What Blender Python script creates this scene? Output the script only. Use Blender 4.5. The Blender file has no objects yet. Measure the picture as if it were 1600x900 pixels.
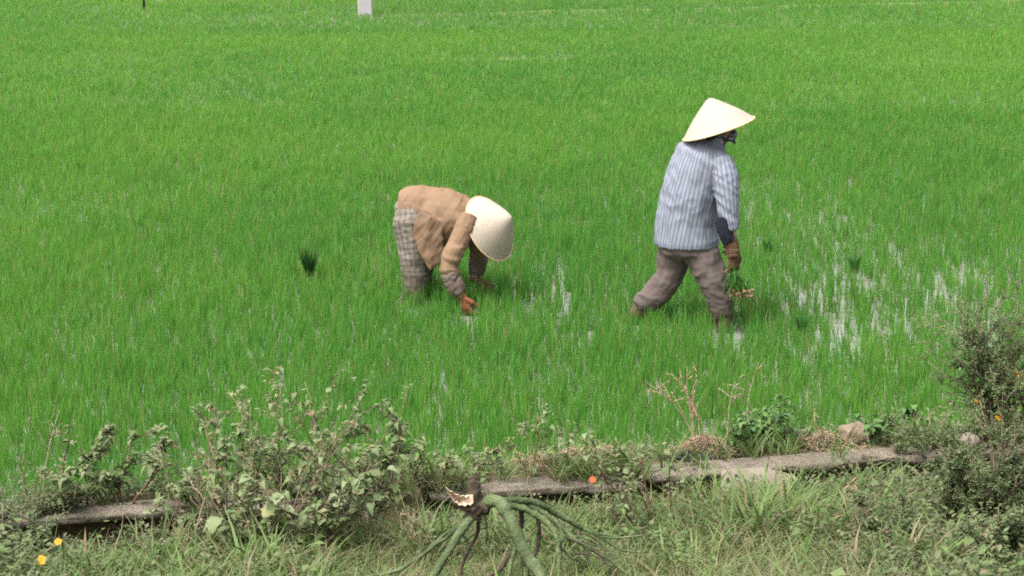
import bpy, bmesh, math, random
import numpy as np
from mathutils import Vector, Matrix, Euler, noise
R = math.radians
random.seed(7); rng = np.random.default_rng(7)
scene = bpy.context.scene
COL = scene.collection

# ------------------------------------------------------------------ camera, sky, sun, exposure
CAMZ, FPX, PITCH = 3.0, 3500.0, R(11.07)
cam = bpy.data.cameras.new('camera'); camo = bpy.data.objects.new('camera', cam); COL.objects.link(camo)
camo.location = (0, 0, CAMZ); camo.rotation_euler = (math.pi/2 - PITCH, 0, 0)
cam.sensor_width = 36; cam.lens = FPX/1600*36; cam.clip_start = 0.1; cam.clip_end = 3000
scene.camera = camo
SUN_EL, SUN_AZ = R(62), R(-128)      # azimuth measured from +Y towards +X
w = bpy.data.worlds.new('World'); scene.world = w; w.use_nodes = True
nt = w.node_tree; nt.nodes.clear()
sky = nt.nodes.new('ShaderNodeTexSky'); sky.sky_type = 'NISHITA'; sky.sun_disc = False
sky.sun_elevation = SUN_EL; sky.sun_rotation = SUN_AZ
sky.air_density = 1.0; sky.dust_density = 9.0; sky.ozone_density = 1.0
hs = nt.nodes.new('ShaderNodeHueSaturation'); hs.inputs['Saturation'].default_value = 0.25; hs.inputs['Value'].default_value = 1.9
bg = nt.nodes.new('ShaderNodeBackground'); bg.inputs['Strength'].default_value = 0.15
wo = nt.nodes.new('ShaderNodeOutputWorld')
nt.links.new(sky.outputs[0], hs.inputs['Color']); nt.links.new(hs.outputs[0], bg.inputs[0]); nt.links.new(bg.outputs[0], wo.inputs[0])
sl = bpy.data.lights.new('sun', 'SUN'); sl.energy = 1.5; sl.angle = R(12); sl.color = (1.0, 0.965, 0.91)
so = bpy.data.objects.new('sun', sl); COL.objects.link(so)
sd = Vector((math.sin(SUN_AZ)*math.cos(SUN_EL), math.cos(SUN_AZ)*math.cos(SUN_EL), math.sin(SUN_EL)))
so.rotation_euler = sd.to_track_quat('Z', 'Y').to_euler(); so.location = sd*60
scene.view_settings.view_transform = 'Standard'; scene.view_settings.look = 'None'
scene.view_settings.exposure = 0.38; scene.view_settings.gamma = 1.0
scene.render.engine = 'CYCLES'
scene.cycles.max_bounces = 6; scene.cycles.transparent_max_bounces = 4
scene.cycles.use_denoising = False; scene.cycles.filter_width = 1.9

# ------------------------------------------------------------------ helpers
def ray(px, py):
    dx, dn = (px-800)/FPX, (py-450)/FPX
    c, s = math.cos(PITCH), math.sin(PITCH)
    return Vector((dx, c - dn*s, -s - dn*c))
def V(px, py, Y):
    """point of the plane y = Y that the photograph shows at that pixel"""
    d = ray(px, py); t = Y/d.y
    return Vector((d.x*t, Y, CAMZ + d.z*t))
def on_z(px, py, z):
    d = ray(px, py); t = (z-CAMZ)/d.z
    return Vector((d.x*t, d.y*t, z))
def link(o, parent=None):
    COL.objects.link(o)
    if parent is not None: o.parent = parent
    return o
def mesh(name, vs, fs, mat, smooth=True):
    me = bpy.data.meshes.new(name); me.from_pydata([tuple(v) for v in vs], [], fs)
    if mat: me.materials.append(mat)
    if smooth: me.polygons.foreach_set('use_smooth', [True]*len(me.polygons))
    me.update(); return me
def obj(name, vs, fs, mat, parent=None, smooth=True):
    return link(bpy.data.objects.new(name, mesh(name, vs, fs, mat, smooth)), parent)
def tag(o, label=None, cat=None, group=None, kind=None):
    if label: o['label'] = label
    if cat: o['category'] = cat
    if group: o['group'] = group
    if kind: o['kind'] = kind
    return o
def empty(name, loc, label=None, cat=None, group=None):
    o = bpy.data.objects.new(name, None); o.location = loc; o.empty_display_size = 0.1
    return tag(link(o), label, cat, group)
class MB:
    def __init__(s): s.v = []; s.f = []
    def add(s, vs, fs):
        n = len(s.v); s.v += [tuple(v) for v in vs]; s.f += [tuple(i+n for i in f) for f in fs]
    def loft(s, rings, closed=True):
        n = len(s.v); k = len(rings[0])
        for r in rings: s.v += [tuple(p) for p in r]
        for i in range(len(rings)-1):
            for j in range(k):
                a, b = n+i*k+j, n+i*k+(j+1) % k
                s.f.append((a, b, b+k, a+k))
        if closed:
            s.f.append(tuple(n+j for j in reversed(range(k)))); s.f.append(tuple(n+(len(rings)-1)*k+j for j in range(k)))
    def tube(s, pts, rads, k=6, side=None):
        pts = [Vector(p) for p in pts]; rings = []
        ref = Vector(side) if side is not None else None
        for i, p in enumerate(pts):
            t = (pts[min(i+1, len(pts)-1)] - pts[max(i-1, 0)])
            if t.length < 1e-9: t = Vector((0, 0, 1))
            t.normalize()
            if ref is None: ref = t.orthogonal()
            u = ref - t*ref.dot(t)
            if u.length < 1e-6: u = t.orthogonal()
            u.normalize(); v = t.cross(u)
            if side is None: ref = u
            r = rads[i]; a, b = (r if isinstance(r, (tuple, list)) else (r, r))
            rings.append([p + u*(a*math.cos(2*math.pi*j/k)) + v*(b*math.sin(2*math.pi*j/k)) for j in range(k)])
        s.loft(rings)
    def ball(s, c, r, k=12, m=8):
        c = Vector(c); r = r if isinstance(r, (tuple, list)) else (r, r, r)
        rings = []
        for i in range(1, m):
            a = math.pi*i/m
            rings.append([c + Vector((r[0]*math.sin(a)*math.cos(2*math.pi*j/k), r[1]*math.sin(a)*math.sin(2*math.pi*j/k), -r[2]*math.cos(a))) for j in range(k)])
        s.loft(rings)
    def build(s, name, mat, parent=None, smooth=True): return obj(name, s.v, s.f, mat, parent, smooth)

def fus(mb, voxel, smooth=6):
    """one continuous skin round overlapping closed shapes -> (verts, faces)"""
    o = bpy.data.objects.new('tmp', mesh('tmp', mb.v, mb.f, None)); COL.objects.link(o)
    m = o.modifiers.new('r', 'REMESH'); m.mode = 'VOXEL'; m.voxel_size = voxel
    m2 = o.modifiers.new('s', 'SMOOTH'); m2.factor = 0.5; m2.iterations = smooth
    dg = bpy.context.evaluated_depsgraph_get(); me = bpy.data.meshes.new_from_object(o.evaluated_get(dg))
    bpy.data.objects.remove(o); return me

# ---- materials
def new_mat(name):
    m = bpy.data.materials.new(name); m.use_nodes = True; t = m.node_tree; t.nodes.clear()
    o = t.nodes.new('ShaderNodeOutputMaterial'); return m, t, o
def N(t, typ, **kw):
    n = t.nodes.new(typ)
    for k, v in kw.items():
        if k.startswith('i_'): n.inputs[k[2:].replace('_', ' ')].default_value = v
        else: setattr(n, k, v)
    return n
def ramp(t, fac, stops):
    r = t.nodes.new('ShaderNodeValToRGB'); e = r.color_ramp.elements
    while len(e) > 1: e.remove(e[-1])
    e[0].position = stops[0][0]; e[0].color = (*stops[0][1], 1)
    for p, c in stops[1:]:
        x = e.new(p); x.color = (*c, 1)
    if fac is not None: t.links.new(fac, r.inputs[0])
    return r.outputs[0]
def mixc(t, fac, a, b, mode='MIX'):
    m = t.nodes.new('ShaderNodeMix'); m.data_type = 'RGBA'; m.blend_type = mode
    for sock, val in ((m.inputs[0], fac), (m.inputs[6], a), (m.inputs[7], b)):
        if isinstance(val, (int, float)): sock.default_value = val
        elif isinstance(val, tuple): sock.default_value = (*val, 1)
        else: t.links.new(val, sock)
    return m.outputs[2]
def math_(t, op, a, b=0.0, clamp=False):
    m = t.nodes.new('ShaderNodeMath'); m.operation = op; m.use_clamp = clamp
    for i, val in enumerate((a, b)):
        if isinstance(val, (int, float)): m.inputs[i].default_value = val
        else: t.links.new(val, m.inputs[i])
    return m.outputs[0]
def noise_(t, scale, detail=3, vec=None, rough=0.6):
    n = N(t, 'ShaderNodeTexNoise'); n.inputs['Scale'].default_value = scale; n.inputs['Detail'].default_value = detail
    n.inputs['Roughness'].default_value = rough
    if vec is not None: t.links.new(vec, n.inputs['Vector'])
    return n.outputs[0]
def surf(t, o, col, rough=0.8, bump=None, bstr=0.3, bdist=0.01, spec=0.3, trans=0.0):
    p = t.nodes.new('ShaderNodeBsdfPrincipled'); p.inputs['Specular IOR Level'].default_value = spec
    for sock, val in ((p.inputs['Base Color'], col), (p.inputs['Roughness'], rough)):
        if isinstance(val, tuple): sock.default_value = (*val, 1)
        elif isinstance(val, (int, float)): sock.default_value = val
        else: t.links.new(val, sock)
    if bump is not None:
        b = t.nodes.new('ShaderNodeBump'); b.inputs['Strength'].default_value = bstr; b.inputs['Distance'].default_value = bdist
        t.links.new(bump, b.inputs['Height']); t.links.new(b.outputs[0], p.inputs['Normal'])
    if trans:
        tr = t.nodes.new('ShaderNodeBsdfTranslucent'); mx = t.nodes.new('ShaderNodeMixShader'); mx.inputs[0].default_value = trans
        if isinstance(col, tuple): tr.inputs[0].default_value = (*col, 1)
        else: t.links.new(col, tr.inputs[0])
        t.links.new(p.outputs[0], mx.inputs[1]); t.links.new(tr.outputs[0], mx.inputs[2]); t.links.new(mx.outputs[0], o.inputs[0])
    else: t.links.new(p.outputs[0], o.inputs[0])
    return p
def attr(t, name, typ='GEOMETRY'):
    a = t.nodes.new('ShaderNodeAttribute'); a.attribute_name = name; a.attribute_type = typ; return a
def plain(name, col, rough=0.85, nscale=20, var=0.25, bstr=0.3, spec=0.25, trans=0, bdist=0.006):
    m, t, o = new_mat(name); tc = N(t, 'ShaderNodeTexCoord')
    n = noise_(t, nscale, 5, tc.outputs['Object'])
    c = ramp(t, n, [(0.25, tuple(x*(1-var) for x in col)), (0.75, tuple(min(1, x*(1+var)) for x in col))])
    surf(t, o, c, rough, n, bstr, bdist, spec, trans); return m
def blade_mat(name, lo, hi, dry=(0.30, 0.24, 0.11), base=(0.12, 0.2, 0.05), trans=0.35):
    m, t, o = new_mat(name)
    ti = attr(t, 'tint', 'INSTANCER').outputs['Fac']; h = attr(t, 'h').outputs['Fac']; d = attr(t, 'dryness').outputs['Fac']
    c = ramp(t, ti, [(0.0, lo), (1.0, hi)])
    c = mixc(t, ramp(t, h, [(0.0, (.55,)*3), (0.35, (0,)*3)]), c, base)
    c = mixc(t, d, c, dry)
    surf(t, o, c, 0.55, spec=0.3, trans=trans); return m
def leaf_mat(name, stops, trans=0.3, rough=0.6, rnd='Random'):
    m, t, o = new_mat(name); oi = N(t, 'ShaderNodeObjectInfo'); tc = N(t, 'ShaderNodeTexCoord')
    c = ramp(t, oi.outputs['Random'], stops)
    n = noise_(t, 60, 3, tc.outputs['Object'])
    c = mixc(t, ramp(t, n, [(0.45, (0,)*3), (0.75, (.4,)*3)]), c, (0.24, 0.24, 0.15))      # dust
    surf(t, o, c, rough, n, 0.2, 0.002, 0.3, trans); return m
def tint_leaf_mat(name, stops, trans=0.3):
    m, t, o = new_mat(name); a = attr(t, 'tint').outputs['Fac']
    surf(t, o, ramp(t, a, stops), 0.6, spec=0.3, trans=trans); return m

# ------------------------------------------------------------------ terrain
def ledge_y(x): return 8.72 + 0.258*(x+2.09)
def sstep(a, b, x):
    t = min(1, max(0, (x-a)/(b-a))); return t*t*(3-2*t)
def zb(x, y):
    d = y - ledge_y(x)
    z = 0.20
    if d < -0.05: z = 0.20 + 0.13*(-d-0.05)
    z = z + max(0, -d-3.2)*.2; z = min(z, 1.32)
    z += 0.105*sstep(0.10, 0.26, d)
    z -= 0.50*sstep(0.34, 0.95, d)
    z -= 0.065*sstep(-.14, 0.0, d)*(1-sstep(.14, .24, d))
    z += 0.025*noise.noise(Vector((x*2.1, y*2.1, 0.3))) + 0.012*noise.noise(Vector((x*7, y*7, 4)))
    return z
def G(px, py):
    """ground point of the bank at a pixel"""
    d = ray(px, py); t = 6.0
    while t < 14:
        p = Vector((0, 0, CAMZ)) + d*t
        if p.z <= zb(p.x, p.y): return p
        t += 0.01
    return p
# ground sheet to the horizon
m, t, o = new_mat('paddy_soil'); tc = N(t, 'ShaderNodeTexCoord')
n1 = noise_(t, 0.05, 4, tc.outputs['Object']); n2 = noise_(t, 3, 5, tc.outputs['Object'])
c = mixc(t, n1, (0.07, 0.17, 0.025), (0.10, 0.22, 0.03)); c = mixc(t, ramp(t, n2, [(.4, (0,)*3), (.8, (.5,)*3)]), c, (0.05, 0.10, 0.02))
surf(t, o, c, 0.95, n2, 0.5, 0.05); M_soil = m
tag(obj('ground', [(-900, 9.5, -.12), (900, 9.5, -.12), (900, 1800, -.12), (-900, 1800, -.12)], [(0, 1, 2, 3)], M_soil), kind='structure')
# muddy standing water
m, t, o = new_mat('muddy_water'); tc = N(t, 'ShaderNodeTexCoord'); n = noise_(t, 4, 3, tc.outputs['Object']); n2 = noise_(t, 30, 2, tc.outputs['Object'])
c = ramp(t, n, [(0.3, (0.19, 0.19, 0.165)), (0.7, (0.24, 0.235, 0.205))])
surf(t, o, c, 0.04, n2, 0.05, 0.003, 0.5); M_water = m
tag(obj('paddy_water', [(-45, 9.0, 0), (45, 9.0, 0), (45, 75, 0), (-45, 75, 0)], [(0, 1, 2, 3)], M_water), kind='structure')
# road bank
m, t, o = new_mat('bank_earth'); tc = N(t, 'ShaderNodeTexCoord')
n = noise_(t, 5, 6, tc.outputs['Object']); n2 = noise_(t, 40, 4, tc.outputs['Object'])
c = ramp(t, n, [(0.3, (0.07, 0.065, 0.034)), (0.5, (0.10, 0.085, 0.045)), (0.72, (0.075, 0.095, 0.032))])
c = mixc(t, ramp(t, n2, [(.4, (0,)*3), (.8, (.7,)*3)]), c, (0.24, 0.19, 0.11))
surf(t, o, c, 0.95, n2, 0.8, 0.02); M_earth = m
xs = list(np.arange(-14, -3.4, 0.5)) + list(np.arange(-3.4, 3.4, 0.05)) + list(np.arange(3.4, 14.1, 0.5))
dsr = list(np.arange(-14, -2.2, 0.4)) + list(np.arange(-2.2, 1.21, 0.045))
vs = [(x, ledge_y(x)+d, zb(x, ledge_y(x)+d)) for x in xs for d in dsr]
k = len(dsr); fs = [(i*k+j, (i+1)*k+j, (i+1)*k+j+1, i*k+j+1) for i in range(len(xs)-1) for j in range(k-1)]
tag(obj('bank', vs, fs, M_earth), kind='structure')
# field bunds
M_bund = plain('bund_earth', (0.15, 0.17, 0.075), 0.95, 6, 0.4, 0.8, bdist=0.03)
def bund(A, B, w_, h_):
    A, B = Vector(A), Vector(B); n_ = 160; vs = []; dirv = (B-A).normalized(); s = Vector((-dirv.y, dirv.x, 0))
    for i in range(n_+1):
        p = A.lerp(B, i/n_); wob = 0.35*noise.noise(Vector((p.x*.35, p.y*.35, 1)))
        hh = h_*(0.8+0.35*noise.noise(Vector((p.x*.9, p.y*.9, 7))))
        for q, zz in ((-1, -.1), (-.5, hh*.8), (0, hh), (.5, hh*.8), (1, -.1)):
            v = p + s*(q*w_+wob); vs.append((v.x, v.y, zz))
    fs = [(i*5+j, (i+1)*5+j, (i+1)*5+j+1, i*5+j+1) for i in range(n_) for j in range(4)]
    return tag(obj('bund', vs, fs, M_bund), kind='structure')
bund((-1.4, 32.57, 0), (2.1, 32.85, 0), .3, .03)
bund((-2.2, 41.3, 0), (17, 47.2, 0), .10, .045)

# ------------------------------------------------------------------ scatter (geometry nodes) for what cannot be counted
def blade(mb, hs_, dr, base, h, az, lean, bend, w_, dry=0.0, segs=4):
    base = Vector(base); d = Vector((math.cos(az), math.sin(az), 0)); s = Vector((-d.y, d.x, 0))
    tw = random.uniform(-.9, .9); s = (s*math.cos(tw)+d*math.sin(tw)); n = len(mb.v)
    for i in range(segs+1):
        f = i/segs; p = base + d*(h*(lean*f+bend*f*f*f)) + Vector((0, 0, h*(f - 0.35*bend*f*f*f)))
        ww = w_*(0.65+0.6*f if f < .45 else 0.92*(1-((f-.45)/.55)**1.6)+0.03)*.5
        mb.v += [tuple(p-s*ww), tuple(p+s*ww)]; hs_ += [f, f]; dr += [dry, dry]
    for i in range(segs): mb.f.append((n+2*i, n+2*i+1, n+2*i+3, n+2*i+2))
def proto(nm, mb, mat, **at):
    me = mesh(nm, mb.v, mb.f, mat)
    for k_, a in at.items():
        A = me.attributes.new(k_, 'FLOAT', 'POINT'); A.data.foreach_set('value', a)
    return bpy.data.objects.new(nm, me)
def scatter(name, pts, rot, scl, idx, tint, protos, label, cat):
    me = bpy.data.meshes.new(name); me.vertices.add(len(pts)); me.vertices.foreach_set('co', np.asarray(pts, 'f').ravel())
    for nm, ty, key, arr in (('rot', 'FLOAT_VECTOR', 'vector', rot), ('scl', 'FLOAT_VECTOR', 'vector', scl), ('tint', 'FLOAT', 'value', tint), ('pick', 'INT', 'value', idx)):
        a = me.attributes.new(nm, ty, 'POINT'); a.data.foreach_set(key, np.asarray(arr, 'i' if ty == 'INT' else 'f').ravel())
    pc = bpy.data.collections.new(name+'_kinds')
    for i, p in enumerate(protos): p.name = f'{name}_kind_{i:02d}'; pc.objects.link(p)
    ng = bpy.data.node_groups.new(name, 'GeometryNodeTree')
    ng.interface.new_socket('Geometry', in_out='INPUT', socket_type='NodeSocketGeometry'); ng.interface.new_socket('Geometry', in_out='OUTPUT', socket_type='NodeSocketGeometry')
    gi = ng.nodes.new('NodeGroupInput'); go = ng.nodes.new('NodeGroupOutput'); iop = ng.nodes.new('GeometryNodeInstanceOnPoints')
    ci = ng.nodes.new('GeometryNodeCollectionInfo'); ci.inputs['Collection'].default_value = pc
    ci.inputs['Separate Children'].default_value = True; ci.inputs['Reset Children'].default_value = True
    def na(nm, ty):
        q = ng.nodes.new('GeometryNodeInputNamedAttribute'); q.data_type = ty; q.inputs['Name'].default_value = nm; return q.outputs['Attribute']
    L = ng.links.new
    L(gi.outputs[0], iop.inputs['Points']); L(ci.outputs[0], iop.inputs['Instance']); iop.inputs['Pick Instance'].default_value = True
    L(na('pick', 'INT'), iop.inputs['Instance Index']); L(na('rot', 'FLOAT_VECTOR'), iop.inputs['Rotation']); L(na('scl', 'FLOAT_VECTOR'), iop.inputs['Scale'])
    L(iop.outputs[0], go.inputs[0])
    ob = link(bpy.data.objects.new(name, me)); md = ob.modifiers.new('scatter', 'NODES'); md.node_group = ng
    return tag(ob, label, cat, kind='stuff')
def vnoise(x, y, seed):
    """cheap smooth value noise, 0..1"""
    g = np.random.default_rng(seed).random((256, 256)); xi, yi = np.floor(x).astype(int), np.floor(y).astype(int)
    fx, fy = x-xi, y-yi; fx, fy = fx*fx*(3-2*fx), fy*fy*(3-2*fy); a = lambda i, j: g[i % 256, j % 256]
    return (a(xi, yi)*(1-fx)+a(xi+1, yi)*fx)*(1-fy) + (a(xi, yi+1)*(1-fx)+a(xi+1, yi+1)*fx)*fy

# rice
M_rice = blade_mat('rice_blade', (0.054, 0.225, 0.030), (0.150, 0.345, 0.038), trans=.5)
protos = []
for q in range(10):
    mb, hh, dr = MB(), [], []
    for b in range(5):
        a = random.uniform(0, 2*math.pi); r_ = random.uniform(0, .013)
        blade(mb, hh, dr, (r_*math.cos(a), r_*math.sin(a), -.01), random.uniform(.10, .19), random.uniform(0, 6.28), random.uniform(-.08, .15), random.uniform(0, .22), random.uniform(.0030, .0048), random.uniform(.4, .9) if random.random() < .05 else random.uniform(0, .08))
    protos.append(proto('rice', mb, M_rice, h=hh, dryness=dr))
P = []
for (y0, y1, dens) in ((9.6, 13, 760), (13, 18, 720), (18, 26, 520), (26, 38, 300), (38, 58, 160)):
    hw = 0.232*y1 + (1.6 if y1 < 20 else 4.5); n_ = int((y1-y0)*2*hw*dens)
    P.append(np.column_stack([rng.uniform(-hw, hw, n_), rng.uniform(y0, y1, n_)]))
P = np.vstack(P); X, Y = P[:, 0], P[:, 1]
streak = vnoise(X*30+100, Y*2.2+50, 1)*.5 + vnoise(X*52+30, Y*5.5+9, 2)*.5; streak += .11*(vnoise(X*3.5+11, Y*1.1+4, 71)-.5)
patch = vnoise(X*.8+40, Y*.5+20, 3)
regA = np.exp(-((X-3.2)/1.5)**2 - ((Y-15.4)/2.6)**2) ; regB = np.exp(-((X-.28)/.42)**2 - ((Y-15.0)/2.2)**2); regC = np.exp(-((X-1.9)/.5)**2-((Y-14.4)/1.8)**2)
thin = np.where(Y < 18, .30, .30*np.exp(-((Y-18)/1.5)))*np.clip((patch-.45)*2.2, 0, 1) + .54*regA + .66*regB + .5*regC
keep = 1 - np.clip((streak-.62+.16*np.clip(thin, 0, 1.2))*11, 0, 1)*np.clip(np.where(Y < 20, .12, 0)+1.3*thin, 0, .9)
keep *= np.where(Y > 19, 1, 1 - .15*np.clip(regA+regB*.8, 0, 1))
led = 8.72+.258*(X+2.09); keep *= np.clip((Y-led-.62)/.25, 0, 1)
b1 = np.abs(Y-(31.6+(X+14)*2.4/31)); keep *= np.where(b1 < .35, .95-.55*np.exp(-((X-.4)/1.2)**2)-.2*(vnoise(X*.7, Y*.2, 6) > .7), 1)
b2 = np.abs(Y-(41.3+(X+2.2)*5.9/19.2)); keep *= np.where((b2 < .22) & (X > -2.2), .4, 1)
for (fx, fy, fr, f2) in ((-.29, 14.15, .11, .4), (-.62, 14.45, .15, .3), (1.34, 13.6, .13, .35)): keep *= np.where(((X-fx)/fr)**2+((Y-fy)/f2)**2 < 1, .30, 1)
for (fx, fy, fr) in ((-.66, 14.75, .12), (1.36, 13.9, .12), (.78, 13.95, .10)): keep *= np.where(np.hypot(X-fx, Y-fy) < fr, .3, 1)
sel = rng.random(len(X)) < keep; P = P[sel]; X, Y = P[:, 0], P[:, 1]; n_ = len(X)
tint = .05 + .50*vnoise(X*.16+7, Y*.13+3, 4) + .28*vnoise(X*.55, Y*.4, 5) + .22*vnoise(X*2.3, Y*1.1, 15) + rng.normal(0, .18, n_)
tint += .20*np.exp(-((Y-35.6-.12*X)/1.7)**2) + .03*np.clip((Y-22)/15, 0, 1) - .10*np.exp(-((Y-30)/1.6)**2)
hsc = .80+.28*vnoise(X*.5+11, Y*.4, 8)+.2*vnoise(X*3+11, Y*1.6, 18); sc = rng.uniform(.82, 1.18, n_)*hsc
far = 1 + np.clip((Y-17)/14, 0, 1.0); sc = sc*(1-np.clip((Y-18)/60, 0, .25))
jit = rng.normal(0, 1, (n_, 2))*np.clip((Y-17)/20, 0, 1)[:, None]*.05
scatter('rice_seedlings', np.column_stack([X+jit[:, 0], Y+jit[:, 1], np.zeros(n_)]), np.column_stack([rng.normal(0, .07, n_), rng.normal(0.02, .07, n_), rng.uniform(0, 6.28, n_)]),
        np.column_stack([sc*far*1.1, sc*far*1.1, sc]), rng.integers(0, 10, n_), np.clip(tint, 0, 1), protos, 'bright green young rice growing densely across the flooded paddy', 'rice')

# ------------------------------------------------------------------ bank grass, dry grass and creeping weeds
M_bg = blade_mat('bank_grass_blade', (0.055, 0.120, 0.024), (0.15, 0.24, 0.06), dry=(0.23, 0.18, 0.105), base=(.14, .14, .07))
M_weed = blade_mat('creeping_weed', (0.075, 0.115, 0.045), (0.15, 0.20, 0.085), dry=(0.2, 0.16, 0.1), base=(.13, .12, .07))
M_herb = blade_mat('low_herb', (0.07, 0.14, 0.035), (0.17, 0.24, 0.08), dry=(0.2, 0.16, 0.1), base=(.1, .12, .05))
gp = []
for q in range(6):          # green tufts
    mb, hh, dr = MB(), [], []
    for b in range(11):
        a = random.uniform(0, 6.28); r_ = random.uniform(0, .04)
        blade(mb, hh, dr, (r_*math.cos(a), r_*math.sin(a), -.01), random.uniform(.045, .15), random.uniform(0, 6.28), random.uniform(.05, .7), random.uniform(.1, .8), random.uniform(.004, .009), 1.0 if random.random() < .12 else random.uniform(0, .25))
    gp.append(proto('g', mb, M_bg, h=hh, dryness=dr))
for q in range(4):          # dry litter, lying
    mb, hh, dr = MB(), [], []
    for b in range(9):
        blade(mb, hh, dr, (random.uniform(-.06, .06), random.uniform(-.06, .06), random.uniform(0, .02)), random.uniform(.04, .13), random.uniform(0, 6.28), random.uniform(.3, 1.8), random.uniform(.2, .9), random.uniform(.002, .0045), random.uniform(.6, 1))
    gp.append(proto('d', mb, M_bg, h=hh, dryness=dr))
def tiny_leaf(mb, hh, dr, p, d, up, L, W, hv, dv):
    d = Vector(d).normalized(); s = d.cross(Vector(up)); s = s.normalized() if s.length > 1e-4 else d.orthogonal(); u = s.cross(d); n = len(mb.v); p = Vector(p)
    for v in (p, p+d*L*.45-s*W*.5+u*L*.08, p+d*L*.45+s*W*.5+u*L*.08, p+d*L*.5-u*L*.02, p+d*L-u*L*.1): mb.v.append(tuple(v)); hh.append(hv); dr.append(dv)
    mb.f += [(n, n+3, n+1), (n, n+2, n+3), (n+1, n+3, n+4), (n+3, n+2, n+4)]
for q in range(5):          # sprigs with small leaves
    mb, hh, dr = MB(), [], []
    for s_ in range(5):
        az = random.uniform(0, 6.28); L = random.uniform(.05, .13); ln = random.uniform(.4, 1.4)
        for i in range(10):
            f = (i+1)/10; p = Vector((math.cos(az)*L*ln*f, math.sin(az)*L*ln*f, L*f*(1.1-.4*f)))
            tiny_leaf(mb, hh, dr, p, (random.gauss(0, 1), random.gauss(0, 1), random.uniform(-.2, .7)), (0, 0, 1), random.uniform(.012, .026), random.uniform(.008, .014), .8, 1.0 if random.random() < .08 else random.uniform(0, .35))
    gp.append(proto('w', mb, M_weed, h=hh, dryness=dr))
for q in range(5):          # low broad-leaved herbs
    mb, hh, dr = MB(), [], []
    for s_ in range(4):
        az = random.uniform(0, 6.28); L = random.uniform(.06, .17); ln = random.uniform(.2, .8)
        for i in range(7):
            f = (i+2)/8; p = Vector((math.cos(az)*L*ln*f, math.sin(az)*L*ln*f, L*f)); a2 = random.uniform(0, 6.28)
            tiny_leaf(mb, hh, dr, p, (math.cos(a2), math.sin(a2), random.uniform(-.4, .5)), (random.gauss(0, .3), random.gauss(0, .3), 1), random.uniform(.016, .038), random.uniform(.011, .025), .8, 1.0 if random.random() < .05 else random.uniform(0, .25))
    gp.append(proto('b', mb, M_herb, h=hh, dryness=dr))
n0 = 38000
X = rng.uniform(-3.3, 3.5, n0); D = rng.uniform(-3.2, .62, n0); led = 8.72+.258*(X+2.09)
kn = vnoise(X*3+5, D*4+30, 11)
under = (D > -.03) & (D < .27)
keep = np.where(under, (.05+.45*(vnoise(X*2.6+9, D*2, 41) > .54))*(D > .02), np.where(D > .28, .40, .85 - .25*(kn > .62)))
sel = rng.random(n0) < keep; X, D, led, kn = X[sel], D[sel], led[sel], kn[sel]; n_ = len(X); Yb = led+D
Z = np.array([zb(a, b) for a, b in zip(X, Yb)]); Z = np.where((D > -.03) & (D < .27), .327, Z)
kd = vnoise(X*1.6+17, D*2+3, 12); kw = vnoise(X*1.3+60, D*1.7+9, 13)
pw = .12 + .75*np.clip((-X-1.3)*1.4, 0, 1) + .62*np.clip((X-1.15)*2, 0, 1); pd = np.where(D > .25, .62, .10 + .30*(kd > .64) + .3*np.exp(-((X+.55)/.4)**2))
u = rng.random(n_); typ = np.where(u < pw*(.5+kw), 2, np.where(rng.random(n_) < pd, 1, 0))
idx = np.where(typ == 0, rng.integers(0, 6, n_), np.where(typ == 1, rng.integers(6, 10, n_), rng.integers(10, 15, n_)))
herb = (rng.random(n_) < .006+.035*(vnoise(X*2.2+3, D*3+8, 21) > .68)+.012*(np.abs(D+.12) < .15)) & ~((np.abs(X+.05) < .5) & (Yb < 8.5)); idx = np.where(herb, rng.integers(15, 20, n_), idx)
sc = (.5+.9*rng.random(n_)**1.6+.5*(vnoise(X*3.1, D*4, 31) > .72))*np.where(D > .25, .75, 1)*np.where((D > -.35) & (D < 0), .52, 1)*np.where((np.abs(X+.05) < .6) & (Yb > 7.0) & (Yb < 8.3), .6, 1)
scatter('bank_grass', np.column_stack([X, Yb, Z-.004]), np.column_stack([rng.normal(0, .15, n_), rng.normal(0, .15, n_), rng.uniform(0, 6.28, n_)]), np.column_stack([sc, sc, sc]), idx,
        np.clip(.05+.8*kn+rng.normal(0, .28, n_), 0, 1), gp, 'short mixed green and dry grass with creeping weeds covering the bank', 'grass')

# ------------------------------------------------------------------ concrete ledge
m, t, o = new_mat('weathered_concrete'); tc = N(t, 'ShaderNodeTexCoord')
n = noise_(t, 5, 6, tc.outputs['Object'], .7); n2 = noise_(t, 45, 5, tc.outputs['Object'], .7)
c = ramp(t, n, [(0.28, (0.12, 0.095, 0.07)), (0.45, (0.24, 0.197, 0.15)), (0.58, (0.31, 0.262, 0.205)), (0.72, (0.20, 0.185, 0.125))])
c = mixc(t, ramp(t, n2, [(.35, (.75,)*3), (.62, (0,)*3)]), c, (0.10, 0.09, 0.07))
n3 = noise_(t, 1.7, 4, tc.outputs['Object'], .7); c = mixc(t, ramp(t, n3, [(.5, (0,)*3), (.62, (.75,)*3)]), c, (0.075, 0.085, 0.04))
surf(t, o, c, 0.95, n2, 1.0, 0.03); M_conc = m
M_pale = plain('pale_stone', (0.17, 0.145, 0.112), 0.9, 14, .3, .8, bdist=.01)
M_rock = plain('brown_clod', (0.19, 0.145, 0.10), 0.95, 22, .5, 1.0, bdist=.02)
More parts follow.
